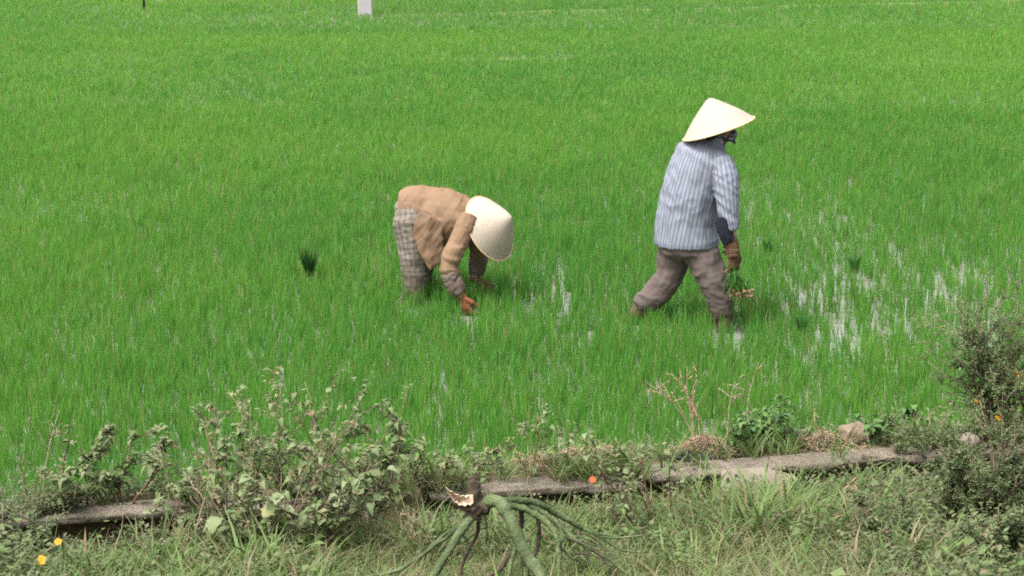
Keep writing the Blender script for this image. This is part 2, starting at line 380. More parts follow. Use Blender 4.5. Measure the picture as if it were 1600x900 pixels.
def slab(x0, x1, label, d0=0.0, depth=.20, th=.036, dz=0, tilt=0, mat=None, seed=0):
    n_ = max(10, int((x1-x0)/.03)); prof = [(.02, -th), (.004, -th*.92), (0, -th*.6), (0, -th*.3), (.003, -.004), (.014, 0)] + [(depth*f, .002) for f in (.25, .4, .55, .7, .85)] + [(depth-.01, -.004), (depth, -.02), (depth, -th)]
    mb = MB(); rings = []; xc = (x0+x1)/2; org = Vector((xc, ledge_y(xc), 0))
    ax = Vector((1, .258, 0)).normalized(); ay = Vector((-ax.y, ax.x, 0))
    for i in range(n_+1):
        f = i/n_; xx = (x0+(x1-x0)*f-xc)*1.03; ring = []
        chip = max(0, noise.noise(Vector((xx*4.5, seed, 3)))-.12)*.11 + max(0, noise.noise(Vector((xx*16, seed, 9)))-.25)*.04
        for j, (a, b) in enumerate(prof):
            q = Vector((xx+seed*3, a*1.0, b*1.5)); e = .016*noise.noise(q*2.5) + .013*noise.noise(q*11) + .009*noise.noise(q*30)
            ee = .05*noise.noise(Vector((a*14, b*14, seed+f*3))) if i in (0, n_) else 0
            fr = 1 if j < 6 else 0
            ring.append(ax*(xx+ee) + ay*(d0+a+e*(1.2 if fr else .3)+chip*(1 if fr else 0)*(1-.5*(j < 2))) + Vector((0, 0, .325+dz+b+tilt*xx+e*.28-(chip*.3 if j in (3, 4, 5) else 0))))
        rings.append(ring)
    mb.loft(rings); ob = mb.build('concrete_slab', mat or M_conc); ob.location = org
    return tag(ob, label, 'slab', 'slabs of the broken concrete ledge')
slab(-3.4, -1.22, 'weathered concrete ledge slab beside the yellow-flowered weeds, dark hollow under it', seed=1)
slab(-1.19, -.62, 'short concrete ledge slab hidden behind the broad-leaved shrub', seed=5, dz=-.02)
slab(-.34, .585, 'mossy worn slab of ledge directly behind the torn branch stump', seed=9, dz=-.022, tilt=-.02)
slab(.62, 1.99, 'long grey-brown ledge slab with dark gap beneath, in front of the green weed', seed=13, dz=.0, tilt=.004)
slab(2.02, 3.4, 'far end slab of ledge disappearing under the small-leaved bush', seed=17)
def rock(name, loc, r, mat, label, cat, seed, rot=0, flat=1.0):
    bm = bmesh.new(); bmesh.ops.create_icosphere(bm, subdivisions=3, radius=1)
    for v in bm.verts:
        q = v.co.copy(); k_ = 1+.35*noise.noise(q*1.3+Vector((seed, 0, 0)))+.16*noise.noise(q*3.5+Vector((0, seed, 0)))+.10*noise.noise(q*8+Vector((0, 0, seed)))
        v.co = Vector((q.x*r[0]*k_, q.y*r[1]*k_, q.z*r[2]*k_))
    me = bpy.data.meshes.new(name); bm.to_mesh(me); bm.free(); me.materials.append(mat)
    for p in me.polygons: p.use_smooth = True
    ob = link(bpy.data.objects.new(name, me)); ob.location = loc; ob.rotation_euler = (0, 0, rot); return tag(ob, label, cat)
# fallen slab leaning below the ledge
mb = MB(); q0 = G(1175, 772)
out = [(-.19, -.07), (-.10, -.12), (.06, -.11), (.20, -.06), (.17, .05), (.02, .10), (-.15, .08)]
rr = []
for zz, sc_ in ((-.035, .97), (.02, 1.0), (.035, .93)): rr.append([(x*sc_+.008*math.sin(9*x+zz*40), y*sc_*1.1, zz+.012*math.sin(7*x)) for x, y in out])
mb.loft(rr); ob = mb.build('broken_slab', M_pale, smooth=False); x_ = V(1184, 757, 9.5).x; ob.location = V(1186, 762, ledge_y(x_)-.11); ob.rotation_euler = (R(22), R(7), R(10))
tag(ob, 'pale broken stone slab leaning beneath the ledge', 'stone slab')
p = V(1336, 668, ledge_y(1.55)+.42); rock('earth_clod', (p.x, p.y, p.z-.035), (.075, .06, .06), M_rock, 'rounded brown earth clod standing behind the long ledge slab', 'clod', 3)
p = V(1510, 700, ledge_y(2.0)+.1); rock('stone', (p.x, p.y-.03, .36), (.05, .05, .04), M_pale, 'pale grey stone at the end of the ledge by the bush', 'stone', 8)
p = V(581, 787, ledge_y(-.55)-.05); rock('stone', (p.x, p.y, zb(p.x, p.y)+.06), (.05, .05, .075), plain('grey_stone', (.16, .135, .115), .9, 15), 'small grey pointed stone among the shrub stems', 'stone', 11)

# ------------------------------------------------------------------ straw, ash and litter on the ledge
M_straw = plain('dry_straw', (0.26, 0.19, 0.12), 0.8, 45, .6, .2, trans=.1)
M_ash = plain('charred_litter', (0.035, 0.034, 0.038), 0.9, 30, .5, .5)
def straw_heap(center, rx, ry, hgt, n_, label, mat=M_straw, L=(.05, .16), wd=.0022, name='straw_heap', cat='straw'):
    mb = MB()
    for i in range(int(n_*1.5)):
        a = random.uniform(0, 6.28); r_ = min(1.7, abs(random.gauss(0, .62))); x, y = r_*math.cos(a)*rx, r_*math.sin(a)*ry
        z = random.random()*hgt*.7*max(0, 1-r_*r_) + .006; l_ = random.uniform(*L)*random.uniform(.4, 1); az = random.uniform(0, 6.28); d = Vector((math.cos(az), math.sin(az), random.gauss(0, .3)))
        p = Vector((x, y, z)); mid = p + Vector((random.gauss(0, .012), random.gauss(0, .012), random.uniform(0, .02)))
        mb.tube([p-d*l_*.5, mid, p+d*l_*.5], [(wd*random.uniform(.3, 1.3), wd*.4)]*3, 3)
    # the packed core of the heap
    mb.ball((0, 0, 0), (rx*.5, ry*.5, hgt*.2), 10, 5)
    ob = mb.build(name, mat, None, False); ob.location = center; tag(ob, label, cat); ob['kind'] = 'stuff'; return ob
def back(px, py, off=.38):
    x = V(px, py, 9.6).x; y = ledge_y(x)+off; return Vector((x, y, zb(x, y)))
straw_heap(back(935, 725, .36), .22, .10, .07, 420, 'flat scatter of tan dry straw behind the middle of the ledge')
straw_heap(back(1105, 690, .36), .12, .09, .11, 420, 'rounded heap of brown straw beside the green weed')
straw_heap(back(1305, 690, .36), .16, .08, .08, 260, 'thin dry straw around the brown earth clod')
straw_heap(back(850, 735, .33), .14, .07, .04, 150, 'sparse pale straw behind the torn branch')
straw_heap(back(1080, 712, .27), .11, .035, .03, 130, 'blackened burnt litter in front of the brown straw heap', M_ash, (.02, .06), .005, 'burnt_litter', 'litter')
straw_heap(back(1165, 700, .30), .09, .03, .02, 80, 'dark charred litter under the green weed', M_ash, (.02, .05), .005, 'burnt_litter', 'litter')
q = G(690, 850); straw_heap(q, .28, .22, .05, 420, 'matted reddish dry grass between the shrub and the torn branch', plain('rust_straw', (.30, .21, .12), .85, 30, .35, .2, trans=.1), (.08, .26))

# ------------------------------------------------------------------ shrubs
M_stem = plain('woody_stem', (0.17, 0.125, 0.085), 0.9, 60, .35, .4)
M_dry = plain('dry_stem', (0.25, 0.20, 0.135), 0.9, 60, .3, .3)
M_red = plain('red_brown_stem', (0.13, 0.075, 0.05), 0.85, 60, .3, .3)
M_leafA = leaf_mat('dusty_leaf', [(0, (0.10, 0.155, 0.055)), (.35, (0.155, 0.21, 0.085)), (.7, (0.215, 0.255, 0.13)), (.88, (0.14, 0.25, 0.05)), (.955, (0.27, 0.25, 0.12)), (1, (0.2, 0.13, 0.075))])
M_leafG = leaf_mat('green_leaf', [(0, (0.045, 0.12, 0.03)), (.6, (0.08, 0.18, 0.045)), (1, (0.13, 0.25, 0.06))])
def leaf_mesh(name, L, W, lobes, mat, curl, fold):
    """broad leaf blade with toothed edge, folded along the midrib, drooping at the tip, on a short stalk"""
    n_ = 7; vs = []; fs = []
    for i in range(n_):
        f = i/(n_-1); wv = W*.5*(math.sin(math.pi*min(1, f*.93+.07))**.75)*(1-.35*f) if f < .999 else .0008
        wv *= 1 + lobes*math.sin(f*math.pi*5)
        z = curl*L*(f-.0)*(.5-f); y = L*(.12+.88*f)
        vs += [(-wv, y-lobes*.1*L, z+fold*wv), (0, y, z), (wv, y-lobes*.1*L, z+fold*wv)]
    for i in range(n_-1): fs += [(3*i, 3*i+1, 3*i+4, 3*i+3), (3*i+1, 3*i+2, 3*i+5, 3*i+4)]
    k_ = len(vs); vs += [(-.0009, 0, 0), (.0009, 0, 0), (.0009, L*.13, 0), (-.0009, L*.13, 0)]; fs.append((k_, k_+1, k_+2, k_+3))
    return mesh(name, vs, fs, mat)
M_fineA = tint_leaf_mat('fine_dusty_leaf', [(0, (0.09, 0.13, 0.05)), (.5, (0.17, 0.20, 0.095)), (.8, (0.25, 0.25, 0.15)), (1, (0.22, 0.15, 0.09))])
M_fineG = tint_leaf_mat('fine_green_leaf', [(0, (0.05, 0.12, 0.03)), (1, (0.13, 0.23, 0.06))])
LA = [leaf_mesh('leaf', .062, .054, .16, M_leafA, .5, .35), leaf_mesh('leaf', .055, .042, .10, M_leafA, 1.0, .6), leaf_mesh('leaf', .048, .045, .2, M_leafA, .3, -.25), leaf_mesh('leaf', .052, .03, .05, M_leafA, 1.2, .9)]
LG = [leaf_mesh('leaf', .055, .04, .08, M_leafG, .7, .3), leaf_mesh('leaf', .045, .034, .05, M_leafG, .9, .4)]
def grow(mb, p, d, L, r, segs, wob, tips, grav=0.0, k=5):
    pts = [Vector(p)]; rad = [r]; d = Vector(d).normalized()
    for i in range(segs):
        d = (d + Vector((random.gauss(0, wob), random.gauss(0, wob), random.gauss(0, wob*.6) - grav))).normalized()
        pts.append(pts[-1] + d*L/segs); rad.append(r*(1-.72*(i+1)/segs))
    mb.tube(pts, rad, k); tips.append((pts, d)); return pts, d
def put_leaf(parent, meshes, p, d, s):
    o = bpy.data.objects.new('leaf', random.choice(meshes)); COL.objects.link(o); o.parent = parent
    d = Vector(d).normalized(); up = Vector((random.gauss(0, .35), random.gauss(0, .35), 1)).normalized()
    x = d.cross(up); x = x.normalized() if x.length > 1e-4 else Vector((1, 0, 0)); z = x.cross(d)
    mtx = Matrix((x, d, z)).transposed().to_4x4(); mtx.translation = p
    o.matrix_local = mtx @ Matrix.Scale(s, 4); return o
def broad_shrub(base, H, spread, nstem, nleaf, label, meshes=LA, mat=M_stem, name='broad_leaved_shrub', lean=(0, 0), lscale=1.0, r=.006, grp=None, low=.25, cat='shrub', fine=None):
    fine = fine or (M_fineG if meshes is LG else M_fineA)
    root = empty(name, base, label, cat, grp); sm = MB(); tips = []
    for i in range(nstem):
        a = 6.28*i/nstem + random.uniform(-.5, .5); sp = spread*random.uniform(.3, 1.0)
        d = Vector((math.cos(a)*sp+lean[0], math.sin(a)*sp*.7+lean[1], 1)); L = H*random.uniform(.65, 1.08)/max(.6, d.normalized().z)*.95
        pts, dd = grow(sm, (random.gauss(0, .025), random.gauss(0, .025), -.02), d, L, r*random.uniform(.7, 1.15), 8, .13, tips)
        for b in range(random.randint(3, 5)):
            j = random.randint(2, 7); bd = (pts[j]-pts[j-1]).normalized() + Vector((random.gauss(0, .7), random.gauss(0, .7), random.uniform(-.1, .5)))
            p2, d2 = grow(sm, pts[j], bd, L*random.uniform(.18, .42), r*.5, 5, .2, tips, k=4)
            if random.random() < .75: grow(sm, p2[3], d2 + Vector((random.gauss(0, .8), random.gauss(0, .8), .2)), L*random.uniform(.1, .2), r*.3, 3, .2, tips, k=3)
    sm.build('stem', mat, root)
    zmax = max(p.z for pts, _ in tips for p in pts); root.scale = (min(1.5, max(.8, H/zmax)),)*2 + (H/zmax,)
    cand = [(pts, i) for pts, _ in tips for i in range(1, len(pts)) if pts[i].z > zmax*low]
    wts = [(.2 + 1.3*(pts[i].z/zmax))*(2.0 if i == len(pts)-1 else 1) for pts, i in cand]
    for pts, i in random.choices(cand, wts, k=nleaf):
        f = random.random(); p = pts[i-1].lerp(pts[i], f); a = random.uniform(0, 6.28)
        d = Vector((math.cos(a), math.sin(a), random.uniform(-.55, .45))); put_leaf(root, meshes, p, d, lscale*random.uniform(.5, 1.2)*(.75 if pts[i].z > .85*zmax else 1))
    lb, hh, dr = MB(), [], []
    for pts, i in random.choices(cand, wts, k=int(nleaf*2.2)):          # young and withered leaves too small to pick apart
        p = pts[i-1].lerp(pts[i], random.random()) + Vector((random.gauss(0, .008), random.gauss(0, .008), random.gauss(0, .006)))
        tiny_leaf(lb, hh, dr, p, (random.gauss(0, 1), random.gauss(0, 1), random.uniform(-.6, .5)), (0, 0, 1), random.uniform(.012, .03), random.uniform(.007, .018), min(1, max(0, random.gauss(.5, .27))), 0)
    fo = lb.build('foliage', fine, root); A = fo.data.attributes.new('tint', 'FLOAT', 'POINT'); A.data.foreach_set('value', hh); fo['kind'] = 'stuff'
    return root
def hgt(base, py): return V(800, py, base.y).z - base.z
sh = [ (490, 850, 578, .40, 10, 300, 'tall dusty broad-leaved shrub in front of the bending planter, highest of its thicket', (.04, 0), .82),
       (365, 862, 628, .48, 9, 300, 'spreading dusty shrub with forked bare twigs, next to the tall shrub', (-.08, 0), .80),
       (580, 842, 622, .45, 9, 300, 'broad-leaved shrub between the tallest shrub of the thicket and the stump', (.06, 0), .85),
       (665, 822, 672, .55, 7, 220, 'low dusty shrub just behind the pale torn wood of the stump', (.06, .05), .75),
       (520, 872, 700, .5, 6, 200, 'shrub in front of the tallest one, its stems spreading low', (0, 0), .85),
       (420, 885, 740, .55, 6, 130, 'small low shrub with large pale leaves at the foot of the thicket', (.1, -.1), 1.15),
       (290, 868, 740, .5, 5, 120, 'low shrub at the outer end of the thicket toward the saplings', (-.1, 0), .8),
       (720, 800, 705, .45, 4, 90, 'sparse shrub peeping over the split stump', (.05, .08), .65)]
for (px, py, ptop, sp, ns, nl, lab, ln, ls) in sh:
    b = G(px, py); broad_shrub(b, hgt(b, ptop), sp, ns, nl, lab, lean=ln, lscale=ls, grp='dusty shrubs on the bank')
# saplings left of the thicket
for (px, py, ptop, nl, lab) in ((112, 822, 655, 110, 'slender dark sapling rising in front of the ledge, left of two thin twins'), (158, 826, 695, 70, 'thin sapling, middle one of three by the left ledge slab'), (187, 824, 668, 95, 'thin upright sapling at the end of the three by the left ledge slab'), (262, 828, 690, 90, 'loose green sapling over the dark hollow of the left ledge slab')):
    b = G(px, py); broad_shrub(b, hgt(b, ptop), .16, 2, nl, lab, name='sapling', lscale=.66, r=.0048, mat=M_red, grp='saplings by the ledge', low=.4)
# red-stemmed weeds in the middle
for (px, py, ptop, ns, nl, lab, ln) in ((985, 850, 672, 3, 60, 'red-stemmed weed with few pale leaves right of the torn branch', (-.25, 0)), (1040, 838, 690, 3, 42, 'sparse leaning weed below the straw, farther from the torn branch', (-.2, 0)), (900, 805, 655, 2, 34, 'thin weed rising over the dark hole in the ledge', (.1, 0)), (745, 790, 665, 2, 40, 'wispy leafy twig standing behind the stump', (.1, .05)), (828, 770, 640, 2, 30, 'thin pale weed between the stump and the straw', (.05, .05))):
    b = G(px, py); broad_shrub(b, hgt(b, ptop), .3, ns, nl, lab, name='weed', lscale=.7, r=.0045, mat=M_red, grp='leafy weeds on the bank', lean=ln, low=.2, cat='weed')
b = back(1195, 700, .36); broad_shrub(b, hgt(b, 626), 1.1, 12, 300, 'dense fresh green leafy weed growing behind the long ledge slab', meshes=LG, name='leafy_weed', lscale=.95, r=.004, low=.05, cat='weed')
b = back(1410, 690, .42); broad_shrub(b, hgt(b, 645), 1.3, 12, 230, 'low green creeper spread along the ledge beside the bush', meshes=LG, name='creeper', lscale=.9, r=.003, low=.0, cat='creeper')
b = back(1275, 690, .45); broad_shrub(b, hgt(b, 655), .7, 5, 60, 'small pale green weed between the fresh weed and the clod', meshes=LA, name='weed', lscale=.6, r=.003, low=.0, cat='weed')

# small-leaved bushes
M_small = tint_leaf_mat('small_leaf', [(0, (0.050, 0.080, 0.030)), (.5, (0.10, 0.145, 0.055)), (.85, (0.165, 0.21, 0.095)), (1, (0.25, 0.24, 0.14))])
def small_bush(base, H, spread, nstem, nleaf, label, lean=(0, 0), name='small_leaved_bush', low=.15, grp='small-leaved bushes', ls=1.0, sm_mat=M_stem, wob=.16, b0=2):
    root = empty(name, base, label, 'bush', grp); sm = MB(); tips = []
    for i in range(nstem):
        a = 6.28*i/nstem + random.uniform(-.6, .6); sp = spread*random.uniform(.2, 1)
        d = Vector((math.cos(a)*sp+lean[0], math.sin(a)*sp*.8+lean[1], 1)); L = H*random.uniform(.6, 1.1)
        L = H*random.uniform(.82, 1.05) if b0 == 4 else L
        pts, dd = grow(sm, (random.gauss(0, .04), random.gauss(0, .04), -.02), d, L, .007, 9, wob, tips)
        for b in range(7 if b0 == 2 else 10):
            j = random.randint(b0, 8); bd = (pts[j]-pts[j-1]).normalized() + Vector((random.gauss(0, .8), random.gauss(0, .8), random.uniform(-.3, .4)))
            p2, d2 = grow(sm, pts[j], bd, L*random.uniform(.15, .4), .0035, 5, .22, tips, k=4)
            for e in range(3): grow(sm, p2[random.randint(1, 5)], d2+Vector((random.gauss(0, .9), random.gauss(0, .9), random.gauss(0, .5))), L*random.uniform(.07, .18), .0018, 3, .25, tips, k=3)
    sm.build('stem', sm_mat, root)
    zmax = max(p.z for pts, _ in tips for p in pts); root.scale = (min(1.5, max(.8, H/zmax)),)*2 + (H/zmax,); cand = [(pts, i) for pts, _ in tips for i in range(1, len(pts)) if pts[i].z > zmax*low]
    lb, hh, dr = MB(), [], []
    for pts, i in random.choices(cand, k=nleaf):
        p = pts[i-1].lerp(pts[i], random.random()) + Vector((random.gauss(0, .006),)*3); tv = min(1, max(0, random.gauss(.5, .24)))
        tiny_leaf(lb, hh, dr, p, (random.gauss(0, 1), random.gauss(0, 1), random.uniform(-.5, .6)), (0, 0, 1), ls*random.uniform(.012, .026), ls*random.uniform(.008, .015), tv, 0)
    fo = lb.build('foliage', M_small, root); A = fo.data.attributes.new('tint', 'FLOAT', 'POINT'); A.data.foreach_set('value', hh); fo['kind'] = 'stuff'
    return root
for (px, py, ptop, sp, ns, nl, lab, ln, ls) in ((1562, 790, 412, .06, 9, 9000, 'tall thin bush reaching up over the rice at the picture edge', (-.05, .0), 1.0), (1565, 850, 565, .34, 10, 9000, 'dense dark small-leaved bush with yellow flowers, largest on the bank', (0, 0), 1.0),
        (1500, 840, 665, .5, 8, 4600, 'rounded grey-green bush covering the ledge end', (-.1, 0), 1.0), (1400, 870, 765, .8, 6, 2000, 'low straggling bush in front of the long ledge slab', (-.1, 0), .9), (1570, 905, 780, .6, 7, 2600, 'low dark bush at the foot of the largest bush', (0, 0), 1.0),
        (70, 890, 800, .7, 7, 2200, 'low grey-green bush bearing the big yellow flower', (0, 0), .9), (-20, 880, 780, .7, 6, 1500, 'low bush cut by the picture edge under the left ledge slab', (0, 0), .9), (190, 885, 815, .8, 6, 1300, 'small matted bush below the three saplings', (0, 0), .85)):
    b = G(px, py); small_bush(b, hgt(b, ptop), sp, ns, nl, lab, lean=ln, ls=ls, low=.4 if 'tall' in lab else .12, wob=.06 if 'tall' in lab else .16, b0=4 if 'tall' in lab else 2)

# bare dry plants
def dry_plant(base, H, nstem, spread, label, lean=(0, 0), mat=M_dry, r=.005, name='dry_plant', br=5, grp='dead stalks on the bank'):
    sm = MB(); tips = []
    for i in range(nstem):
        a = random.uniform(0, 6.28); d = Vector((math.cos(a)*spread+lean[0], math.sin(a)*spread*.6+lean[1], 1)); L = H*random.uniform(.75, 1.1)
        pts, dd = grow(sm, (random.gauss(0, .015), random.gauss(0, .015), -.02), d, L, r*random.uniform(.7, 1.1), 9, .12, tips)
        for b in range(br):
            j = random.randint(3, 8); p2, d2 = grow(sm, pts[j], (pts[j]-pts[j-1]).normalized()+Vector((random.gauss(0, .8), random.gauss(0, .6), random.uniform(-.2, .4))), L*random.uniform(.1, .32), r*.55, 4, .25, tips, k=4)
            if random.random() < .7: grow(sm, p2[2], d2+Vector((random.gauss(0, .9), random.gauss(0, .9), 0)), L*.12, r*.35, 3, .25, tips, k=3)
            for e in range(2):          # withered bits
                q = p2[random.randint(2, 4)]; sm.tube([q, q+Vector((random.gauss(0, .012), random.gauss(0, .012), -random.uniform(.004, .02)))], [(.004, .0012), (.001, .0006)], 4)
    zm = max(v[2] for v in sm.v); ob = sm.build(name, mat); ob.location = base; ob.scale = (1, 1, H/zm); return tag(ob, label, 'dry plant', grp)
for (px, py, ptop, ns, sp, lab, ln, mt, br) in (
        (70, 825, 640, 1, .05, 'tall bare forked stalk standing before the left ledge slab', (.08, 0), M_dry, 7), (48, 835, 700, 1, .05, 'bent bare stalk leaning toward the picture edge', (-.4, 0), M_stem, 4),
        (1100, 716, 568, 3, .15, 'tangle of tall dead reddish stalks above the straw heap', (-.05, .1), plain('rusty_stalk', (.3, .2, .14), .9, 50, .3), 7), (1130, 716, 590, 2, .2, 'thin dead stalks rising beside the fresh green weed', (.1, .1), M_dry, 5),
        (1185, 716, 570, 1, .05, 'single thin seed stalk standing up behind the fresh weed', (-.02, .1), M_dry, 4), (300, 900, 735, 2, .25, 'pale dry sticks leaning across the shrubs', (.35, 0), M_dry, 3),
        (170, 900, 800, 1, .05, 'single pale bare stick stuck in the bank', (.08, 0), M_dry, 1), (1187, 790, 706, 1, .02, 'short straight reddish stick standing before the pale broken slab', (0, 0), M_red, 0),
        (1357, 830, 740, 2, .05, 'pair of withered brown leaf stalks in front of the ledge', (0, 0), plain('withered', (.3, .2, .13), .9, 50, .3), 4), (1300, 740, 640, 2, .4, 'arched dry stems by the brown clod', (-.2, 0), M_dry, 3),
        (1570, 700, 560, 2, .2, 'pale bare forked branch inside the largest bush', (-.15, 0), M_dry, 3), (1530, 640, 555, 1, .02, 'straight pale stem under the tall thin bush', (0, 0), M_dry, 0),
        (430, 880, 625, 5, .4, 'bare brown twigs running through the tall shrub', (-.05, 0), M_stem, 5), (330, 875, 655, 3, .4, 'bare forked twig sticking out of the spreading shrub', (-.25, 0), M_stem, 4),
        (640, 870, 800, 4, .8, 'matted dry stalks beside the torn branch', (.1, 0), M_dry, 4), (1290, 870, 770, 3, .6, 'loose dry stalks in the grass before the ledge', (.2, 0), M_dry, 3), (1420, 890, 800, 3, .7, 'bent dry stalks under the straggling bush', (-.3, 0), M_dry, 3)):
    b = G(px, py) if py > 735 or px > 1500 else back(px, py, .36)
    dry_plant(b, hgt(b, ptop), ns, sp, lab, ln, mt, br=br)

# flowers
M_petal = plain('yellow_petal', (0.62, 0.31, 0.015), .6, 40, .12, .1, trans=.25); M_pet2 = plain('orange_petal', (0.42, 0.10, 0.03), .6, 40, .12, .1, trans=.25); M_cen = plain('flower_heart', (.55, .25, .02), .8, 80)
M_gst = plain('green_stalk', (.09, .15, .05), .8, 50)
def flower(px, py, Y, s, label, mat=M_petal, face=(0, -.8, .6)):
    p = V(px, py, Y); g = zb(p.x, p.y); root = empty('flower', (p.x, p.y, g), label, 'flower', 'wild flowers on the bank'); top = Vector((0, 0, max(.03, p.z-g)))
    st = MB(); st.tube([(0.01, .015, -.01), top*.5+Vector((.012, .01, 0)), top], [.002, .0018, .0015], 4); st.build('stalk', M_gst, root)
    fz = Vector(face).normalized(); fx = fz.orthogonal().normalized(); fy = fz.cross(fx)
    for i in range(5):
        a = 6.283*i/5+.3; d = fx*math.cos(a)+fy*math.sin(a); e = fz.cross(d); vs = [top+fz*.002]
        for (f, wv, h_) in ((.35, .30, .18), (.7, .46, .26), (.95, .36, .2), (1.05, .0, .14)): vs += [top+d*s*f-e*s*wv+fz*s*h_, top+d*s*f+e*s*wv+fz*s*h_]
        obj('petal', vs, [(0, 1, 2), (1, 3, 4, 2), (3, 5, 6, 4), (5, 7, 8, 6)], mat, root)
    h_ = MB(); h_.ball(top+fz*s*.12, s*.2, 8, 6); h_.build('flower_heart', M_cen, root)
flower(65, 876, 7.8, .019, 'large open yellow flower on the low bush, lowest in the picture')
flower(91, 847, 7.95, .014, 'half hidden yellow flower just above the large open one')
flower(1270, 856, 8.15, .016, 'single yellow flower in the grass before the broken slab')
flower(1524, 629, 9.45, .018, 'yellow flower of the bush, leftmost of its cluster'); flower(1558, 626, 9.4, .018, 'yellow flower of the bush, beside the pale branch'); flower(1562, 652, 9.35, .018, 'yellow flower of the bush, lowest of its cluster')
flower(1590, 585, 9.5, .016, 'yellow flower at the edge below the tall thin bush')
flower(926, 750, 9.25, .016, 'orange red flower over the dark hole in the ledge', M_pet2)

# ------------------------------------------------------------------ torn branch
m, t, o = new_mat('green_bark'); tc = N(t, 'ShaderNodeTexCoord'); n = noise_(t, 14, 5, tc.outputs['Object']); n2 = noise_(t, 90, 4, tc.outputs['Object'])
c = ramp(t, n, [(.3, (0.038, 0.055, 0.022)), (.5, (0.080, 0.112, 0.046)), (.72, (0.145, 0.172, 0.085))]); c = mixc(t, ramp(t, n2, [(.5, (0,)*3), (.8, (.6,)*3)]), c, (.05, .048, .028))
surf(t, o, c, .8, n2, .9, .010, .2); M_gbark = m
M_dbark = plain('dark_bark', (0.06, 0.045, 0.032), .9, 35, .5, 1.0, bdist=.012)
m, t, o = new_mat('fresh_wood'); tc = N(t, 'ShaderNodeTexCoord'); mp = N(t, 'ShaderNodeMapping'); mp.inputs['Scale'].default_value = (60, 60, 6); t.links.new(tc.outputs['Object'], mp.inputs[0]); n = noise_(t, 2, 4, mp.outputs[0])
surf(t, o, ramp(t, n, [(.3, (.42, .30, .19)), (.5, (.56, .44, .31)), (.7, (.62, .52, .39))]), .8, n, .6, .006); M_wood = m
YB = 7.74
br = empty('torn_branch', Vector((-.05, 7.74, zb(-.05, 7.74))), 'torn green branch with forked limbs arching down from a split stump', 'branch')
b0 = br.location.copy()
def bp(px, py, dy=0): return V(px, py, YB+dy) - b0
mb = MB()       # the dark upright stub
mb.tube([bp(742, 812), bp(742, 795), bp(742, 772), bp(741, 757), bp(739, 747), bp(736, 742)], [.024, .031, .027, .022, .016, .010], 9)
mb.tube([bp(744, 790), bp(752, 792), bp(765, 795, -.01)], [.022, .026, .025], 9); mb.tube([bp(742, 792, .02), bp(735, 802), bp(730, 812)], [.026, .025, .018], 9)
me = fus(mb, .004, 1); me.materials.append(M_dbark)
for v in me.vertices: v.co += v.normal*(.006*noise.noise(v.co*45)+.004*noise.noise(v.co*110))
for p_ in me.polygons: p_.use_smooth = True
link(bpy.data.objects.new('stump', me), br)
mb = MB()       # the pale splintered tongue torn off the trunk
out_ = [(688, 757), (697, 766), (701, 766), (705, 771), (712, 772), (716, 775), (722, 773), (727, 777), (734, 771), (739, 773), (740, 786), (734, 791), (729, 789), (724, 793), (719, 790), (713, 791), (709, 786), (704, 785), (700, 777), (693, 769)]
out_ = [(740+(x-740)*.86, 781+(y-781)*.86) for x, y in out_]; nO = len(out_); cF = bp(716, 781, .0); front = [bp(x, y, -.035+random.uniform(-.008, .008)) for x, y in out_]; backp = [p+Vector((0, .022, -.004)) for p in front]; mid_ = [p.lerp(cF, .45)+Vector((random.gauss(0, .002), random.uniform(.0, .003), random.gauss(0, .002))) for p in front]
mb.add(front+mid_+backp+[cF, cF+Vector((0, .02, 0))], [(i, (i+1) % nO, nO+(i+1) % nO, nO+i) for i in range(nO)]+[(nO+i, nO+(i+1) % nO, 3*nO) for i in range(nO)]+[(i, 2*nO+i, 2*nO+(i+1) % nO, (i+1) % nO) for i in range(nO)]+[(2*nO+i, 3*nO+1, 2*nO+(i+1) % nO) for i in range(nO)])
mb.build('torn_wood', M_wood, br, False)
mb = MB()
rings = []
for (px, py, wv) in ((740, 796, .022), (728, 795, .020), (716, 791, .014), (704, 783, .006)):
    c_ = bp(px, py, -.012); rings.append([c_+Vector((0, wv*.8*math.cos(a), wv*.6*math.sin(a))) for a in [i*6.283/7 for i in range(7)]])
mb.loft(rings); mb.build('bark_strip', M_dbark, br)
def limb(pts, rads, mat=M_gbark, name='limb'):
    P_ = [bp(*p) for p in pts]; cp = []; cr = []
    for i in range(len(P_)-1):          # Catmull-Rom smoothing
        a, b, c_, d = P_[max(0, i-1)], P_[i], P_[i+1], P_[min(len(P_)-1, i+2)]
        for k_ in range(9):
            f = k_/9; cp.append(.5*((2*b)+(c_-a)*f+(2*a-5*b+4*c_-d)*f*f+(3*b-a-3*c_+d)*f**3) + noise.noise_vector(Vector((i*1.7+f*1.7, len(pts), rads[0]*900)))*.006); cr.append((rads[i]*(1-f)+rads[i+1]*f)*(.84+.16*noise.noise(Vector((i*2.3+f*2.3, rads[0]*500, 2)))+(.22 if random.random() < .07 else 0)+random.uniform(-.04, .04)))
    cp.append(P_[-1]); cr.append(rads[-1]); mb = MB(); mb.tube(cp, cr, 11); mb.v = [tuple(Vector(v)+noise.noise_vector(Vector(v)*55)*.0022) for v in mb.v]; return mb.build(name, mat, br)
limb([(752, 790), (776, 783, -.03), (796, 810, -.08), (812, 845, -.14), (830, 878, -.20), (855, 915, -.27)], [.026, .028, .027, .027, .025, .022])
limb([(742, 800), (726, 822, -.03), (708, 850, -.06), (690, 880, -.10), (668, 912, -.14)], [.018, .019, .018, .016, .014], M_gbark)
limb([(735, 805, .03), (712, 828, .04), (680, 852, .04), (640, 880, 0), (605, 896, -.03), (560, 900, -.05)], [.012, .010, .009, .009, .008, .005])
limb([(730, 812, .06), (700, 832, .08), (676, 850, .08), (655, 872, .06)], [.008, .007, .006, .003])
